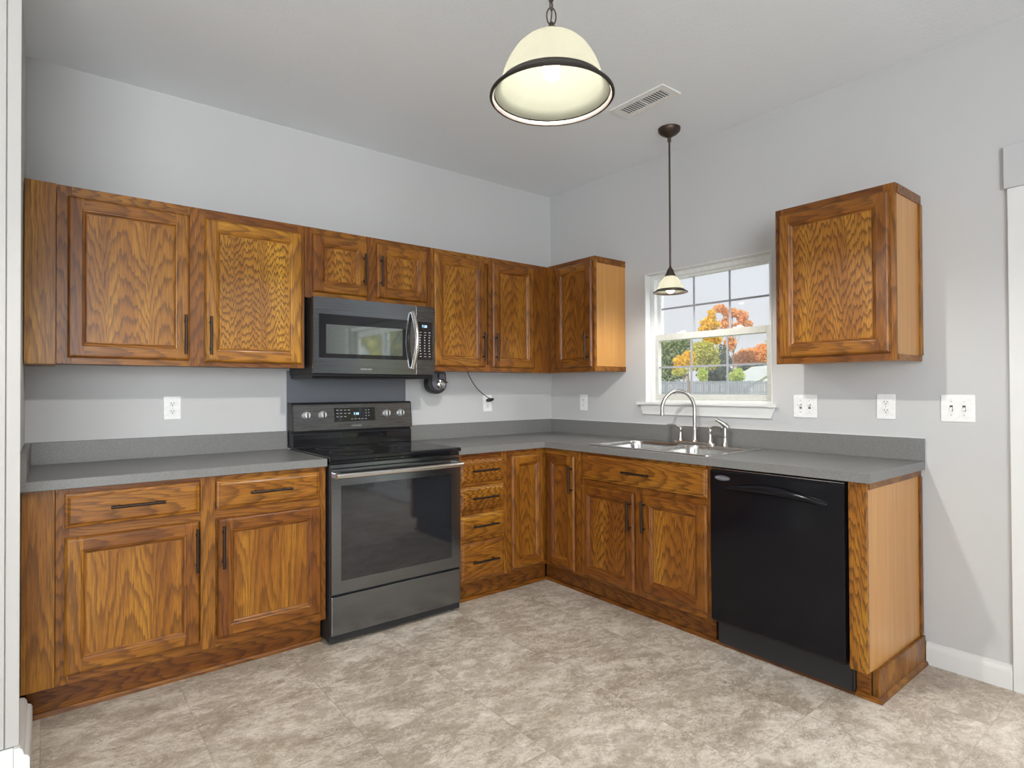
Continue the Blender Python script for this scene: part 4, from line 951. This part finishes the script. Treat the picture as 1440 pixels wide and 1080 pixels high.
def tree(name, label, cat, pos, blobs, mat, n, leaf, trunk_r=.15, group=None, seed=1, trunk=True, base=None):
    """blobs: (dx, dy, z, rx, rz) crown lobes; leaves are small folded blades scattered through the lobes"""
    R = random.Random(seed); x, y = pos; z0 = gz(x, y) if base is None else base
    t = thing(name, (x, y, z0), label, cat, group)
    if trunk:
        m = MB(); top = max(b[2] for b in blobs)
        tube(m, [(x, y, z0-.1), (x+.05, y, z0+(top-z0)*.5), (x, y+.05, top)], [trunk_r, trunk_r*.7, trunk_r*.25], 8)
        for b in blobs: tube(m, [(x, y, z0+(b[2]-z0)*.55), (x+b[0]*.7, y+b[1]*.7, b[2])], [trunk_r*.4, trunk_r*.12], 6)
        m.build('trunk', 'bark', t)
    m = MB(); tot = sum(b[3]**2*b[4] for b in blobs); V = []; F = []
    for b in blobs:
        k = int(n*b[3]**2*b[4]/tot)
        for _ in range(k):
            d = Vector((R.gauss(0, 1), R.gauss(0, 1), R.gauss(0, 1))).normalized()*(R.random()**.45)*R.uniform(.85, 1.12)
            c = Vector((x+b[0]+d.x*b[3], y+b[1]+d.y*b[3], b[2]+d.z*b[4]))
            if c.z < z0+.02: c.z = z0+.02+R.random()*.1
            a = Vector((R.gauss(0, 1), R.gauss(0, 1), R.gauss(0, 1))).normalized(); e = a.orthogonal().normalized()*leaf*R.uniform(.6, 1.2); f = a.cross(e).normalized()*leaf*R.uniform(.35, .6); g_ = a*leaf*.15
            i = len(V); V += [c-e, c+f+g_, c+e, c-f+g_]; F += [(i, i+1, i+2), (i, i+2, i+3)]
    m.poly(V, F); m.build('foliage', mat, t)
    return t
def at(px, D):      # a point D metres out along the camera axis, across by photograph column
    s = (px-720)*D/foc; return (CAM.x+.622*D/.99995+.783*s, CAM.y+.783*D-.622*s)
TG = 'trees beyond the back yard fence'
tree('tree', 'grey-green leafy tree beyond the fence at left of window view', 'tree', (56.6, 41.1), [(-0.15, 0.07, 4.94, 2.37, 2.11), (1.22, -1.04, 6.42, 1.75, 1.4), (-1.32, 0.99, 6.09, 1.93, 1.58), (0.2, -0.18, 3.18, 2.28, 1.23)], 'lf_green', 5200, 0.24, 0.2, TG, 1)
tree('tree', 'yellow-leaved tree low in front of the grey-green tree', 'tree', (52.3, 35.6), [(-0.03, -0.02, 4.33, 1.19, 0.71), (-0.4, 0.29, 3.7, 0.71, 0.48), (0.4, -0.37, 4.97, 0.71, 0.55)], 'lf_yel', 1500, 0.17, 0.1, TG, 2)
tree('tree', 'yellow-green tree under the tall yellow one', 'tree', (57.5, 36.5), [(0.03, -0.08, 5.61, 1.68, 1.35), (-0.75, 0.56, 4.35, 1.26, 1.01), (0.69, -0.59, 4.51, 1.01, 1.01)], 'lf_yg', 3000, 0.2, 0.14, TG, 3)
tree('tree', 'dark evergreen tree behind the middle of the fence', 'tree', (65.4, 39.3), [(-0.32, 0.23, 3.08, 2.41, 1.2), (-0.03, -0.02, 4.84, 1.57, 1.2), (0.33, -0.32, 6.13, 0.83, 0.93)], 'lf_dark', 4200, 0.2, 0.18, TG, 4)
tree('tree', 'tall bright yellow tree at the middle of the window view', 'tree', (71.4, 44.7), [(0.02, -0.13, 10.34, 1.43, 1.23), (0.17, -0.27, 11.87, 0.72, 0.82), (-0.62, 0.39, 9.73, 0.82, 0.61), (0.34, -0.36, 8.6, 1.43, 1.13)], 'lf_yel', 2600, 0.24, 0.15, TG, 5)
tree('tree', 'sparse orange tree rising right of the tall yellow tree', 'tree', (81.4, 46.9), [(-0.31, 0.09, 13.21, 1.46, 0.78), (1.1, -1.01, 12.41, 1.01, 1.23), (-1.71, 1.2, 13.89, 1.12, 0.67), (1.8, -1.56, 11.51, 0.78, 0.67), (-0.47, 0.28, 8.27, 1.01, 1.23), (0.4, -0.44, 10.74, 0.9, 0.9), (-1.01, 0.67, 11.53, 1.01, 1.01)], 'lf_or', 2300, 0.26, 0.12, TG, 6)
tree('tree', 'wide orange and yellow tree at right of the window view', 'tree', (91.9, 50.1), [(-0.21, 0.1, 6.61, 2.46, 1.6), (1.91, -1.6, 7.34, 2.09, 1.72), (-1.75, 1.33, 6.0, 1.48, 1.11)], 'lf_or', 3600, 0.3, 0.16, TG, 7)
tree('tree', 'yellow-leaved tree at the far right edge of the window view', 'tree', (106.5, 53.8), [(0.52, -0.51, 8.6, 2.2, 2.34), (-0.56, 0.36, 7.37, 1.65, 1.38)], 'lf_yg', 1800, 0.34, 0.16, TG, 8)
tree('tree', 'low dark hedge-like tree between fence and orange tree', 'tree', (80.2, 42.7), [(-0.76, 0.57, 4.1, 1.82, 0.86), (0.75, -0.63, 4.3, 1.5, 0.64)], 'lf_dark', 1800, 0.24, 0.12, TG, 9)
tree('bush', 'lime green bush rising behind the fence near the white house', 'bush', (55.1, 30.8), [(-0.09, 0.06, 2.52, 1.0, 0.61), (0.09, -0.09, 3.06, 0.61, 0.46)], 'lf_lime', 900, 0.15, 0.05, 'bushes along the fence', 10)
tree('bush', 'light green bush behind the fence left of the dark evergreen', 'bush', (52.2, 33.1), [(-0.0, -0.02, 2.77, 0.61, 0.84)], 'lf_lime', 500, 0.15, 0.05, 'bushes along the fence', 11)
tree('tree', 'small yellow tree with pale trunk in front of the fence', 'tree', (45.0, 29.9), [(-0.75, 0.58, 2.82, 0.68, 0.34), (-0.38, 0.28, 3.02, 0.48, 0.27)], 'lf_yg', 520, 0.13, 0.13, None, 12)
# neighbour's house
hx, hy = 70.6, 33.6; hd = Vector((.783, -.622, 0)); hn = Vector((.622, .783, 0)); hc = Vector((hx, hy, 0))
t = thing('house', (hx, hy, .5), 'white neighbouring house with low pale gable roof behind the fence', 'house')
m = MB(); wv = []
for s in (-4.2, 4.2): 
    for d in (0, 9): p = hc+hd*s+hn*d; wv.append(p)
a, b, c, d = wv[0], wv[2], wv[3], wv[1]; ap = hc; ap2 = hc+hn*9
V = [(p.x, p.y, .5) for p in (a, b, c, d)]+[(p.x, p.y, 1.7) for p in (a, b, c, d)]+[(ap.x, ap.y, 4.1), (ap2.x, ap2.y, 4.1)]
m.poly(V, [(0, 1, 5, 8, 4), (1, 2, 6, 5), (2, 3, 7, 9, 6), (3, 0, 4, 7)]); m.build('walls', 'house', t)
m = MB()
for s in (-1, 1):
    e0 = hc+hd*s*4.8-hn*.5; e1 = hc+hd*s*4.8+hn*9.5; r0 = hc-hn*.5; r1 = hc+hn*9.5
    V = [(e0.x, e0.y, 1.45), (e1.x, e1.y, 1.45), (r1.x, r1.y, 4.18), (r0.x, r0.y, 4.18)]; V += [(p[0], p[1], p[2]+.22) for p in V]; m.poly(V, BOXF)
m.build('roof', 'roofm', t)
# trees reflected in the appliances, outside the patio door
for i, (x, y, mt, lb) in enumerate(((6.0, -14.5, 'lf_yg', 'yellow-green tree outside the patio door nearest the house'), (10.2, -17.5, 'lf_yg', 'tall yellow-green tree outside the patio door in the middle'), (11.5, -12.0, 'lf_lime', 'lime green tree outside the patio door to the east'), (5.0, -20.5, 'lf_lime', 'lime green tree outside the patio door farthest to the south'), (15.5, -20.0, 'lf_yel', 'yellow tree outside the patio door farthest from the house'))):
    tree('tree', lb, 'tree', (x, y), [(0, 0, 3.4, 2.0, 1.9), (.5, -.5, 5.4, 1.7, 1.9), (-.6, .5, 5.0, 1.6, 1.8), (0, 0, 1.4, 1.9, 1.3)], mt, 3600, .26, .15, 'trees outside the patio door', 30+i)
m = MB(); box(m, FI, .145, 3.6, -6.4, -2.4, -.26, -.10); struct(m.build('patio_slab', 'concrete'))
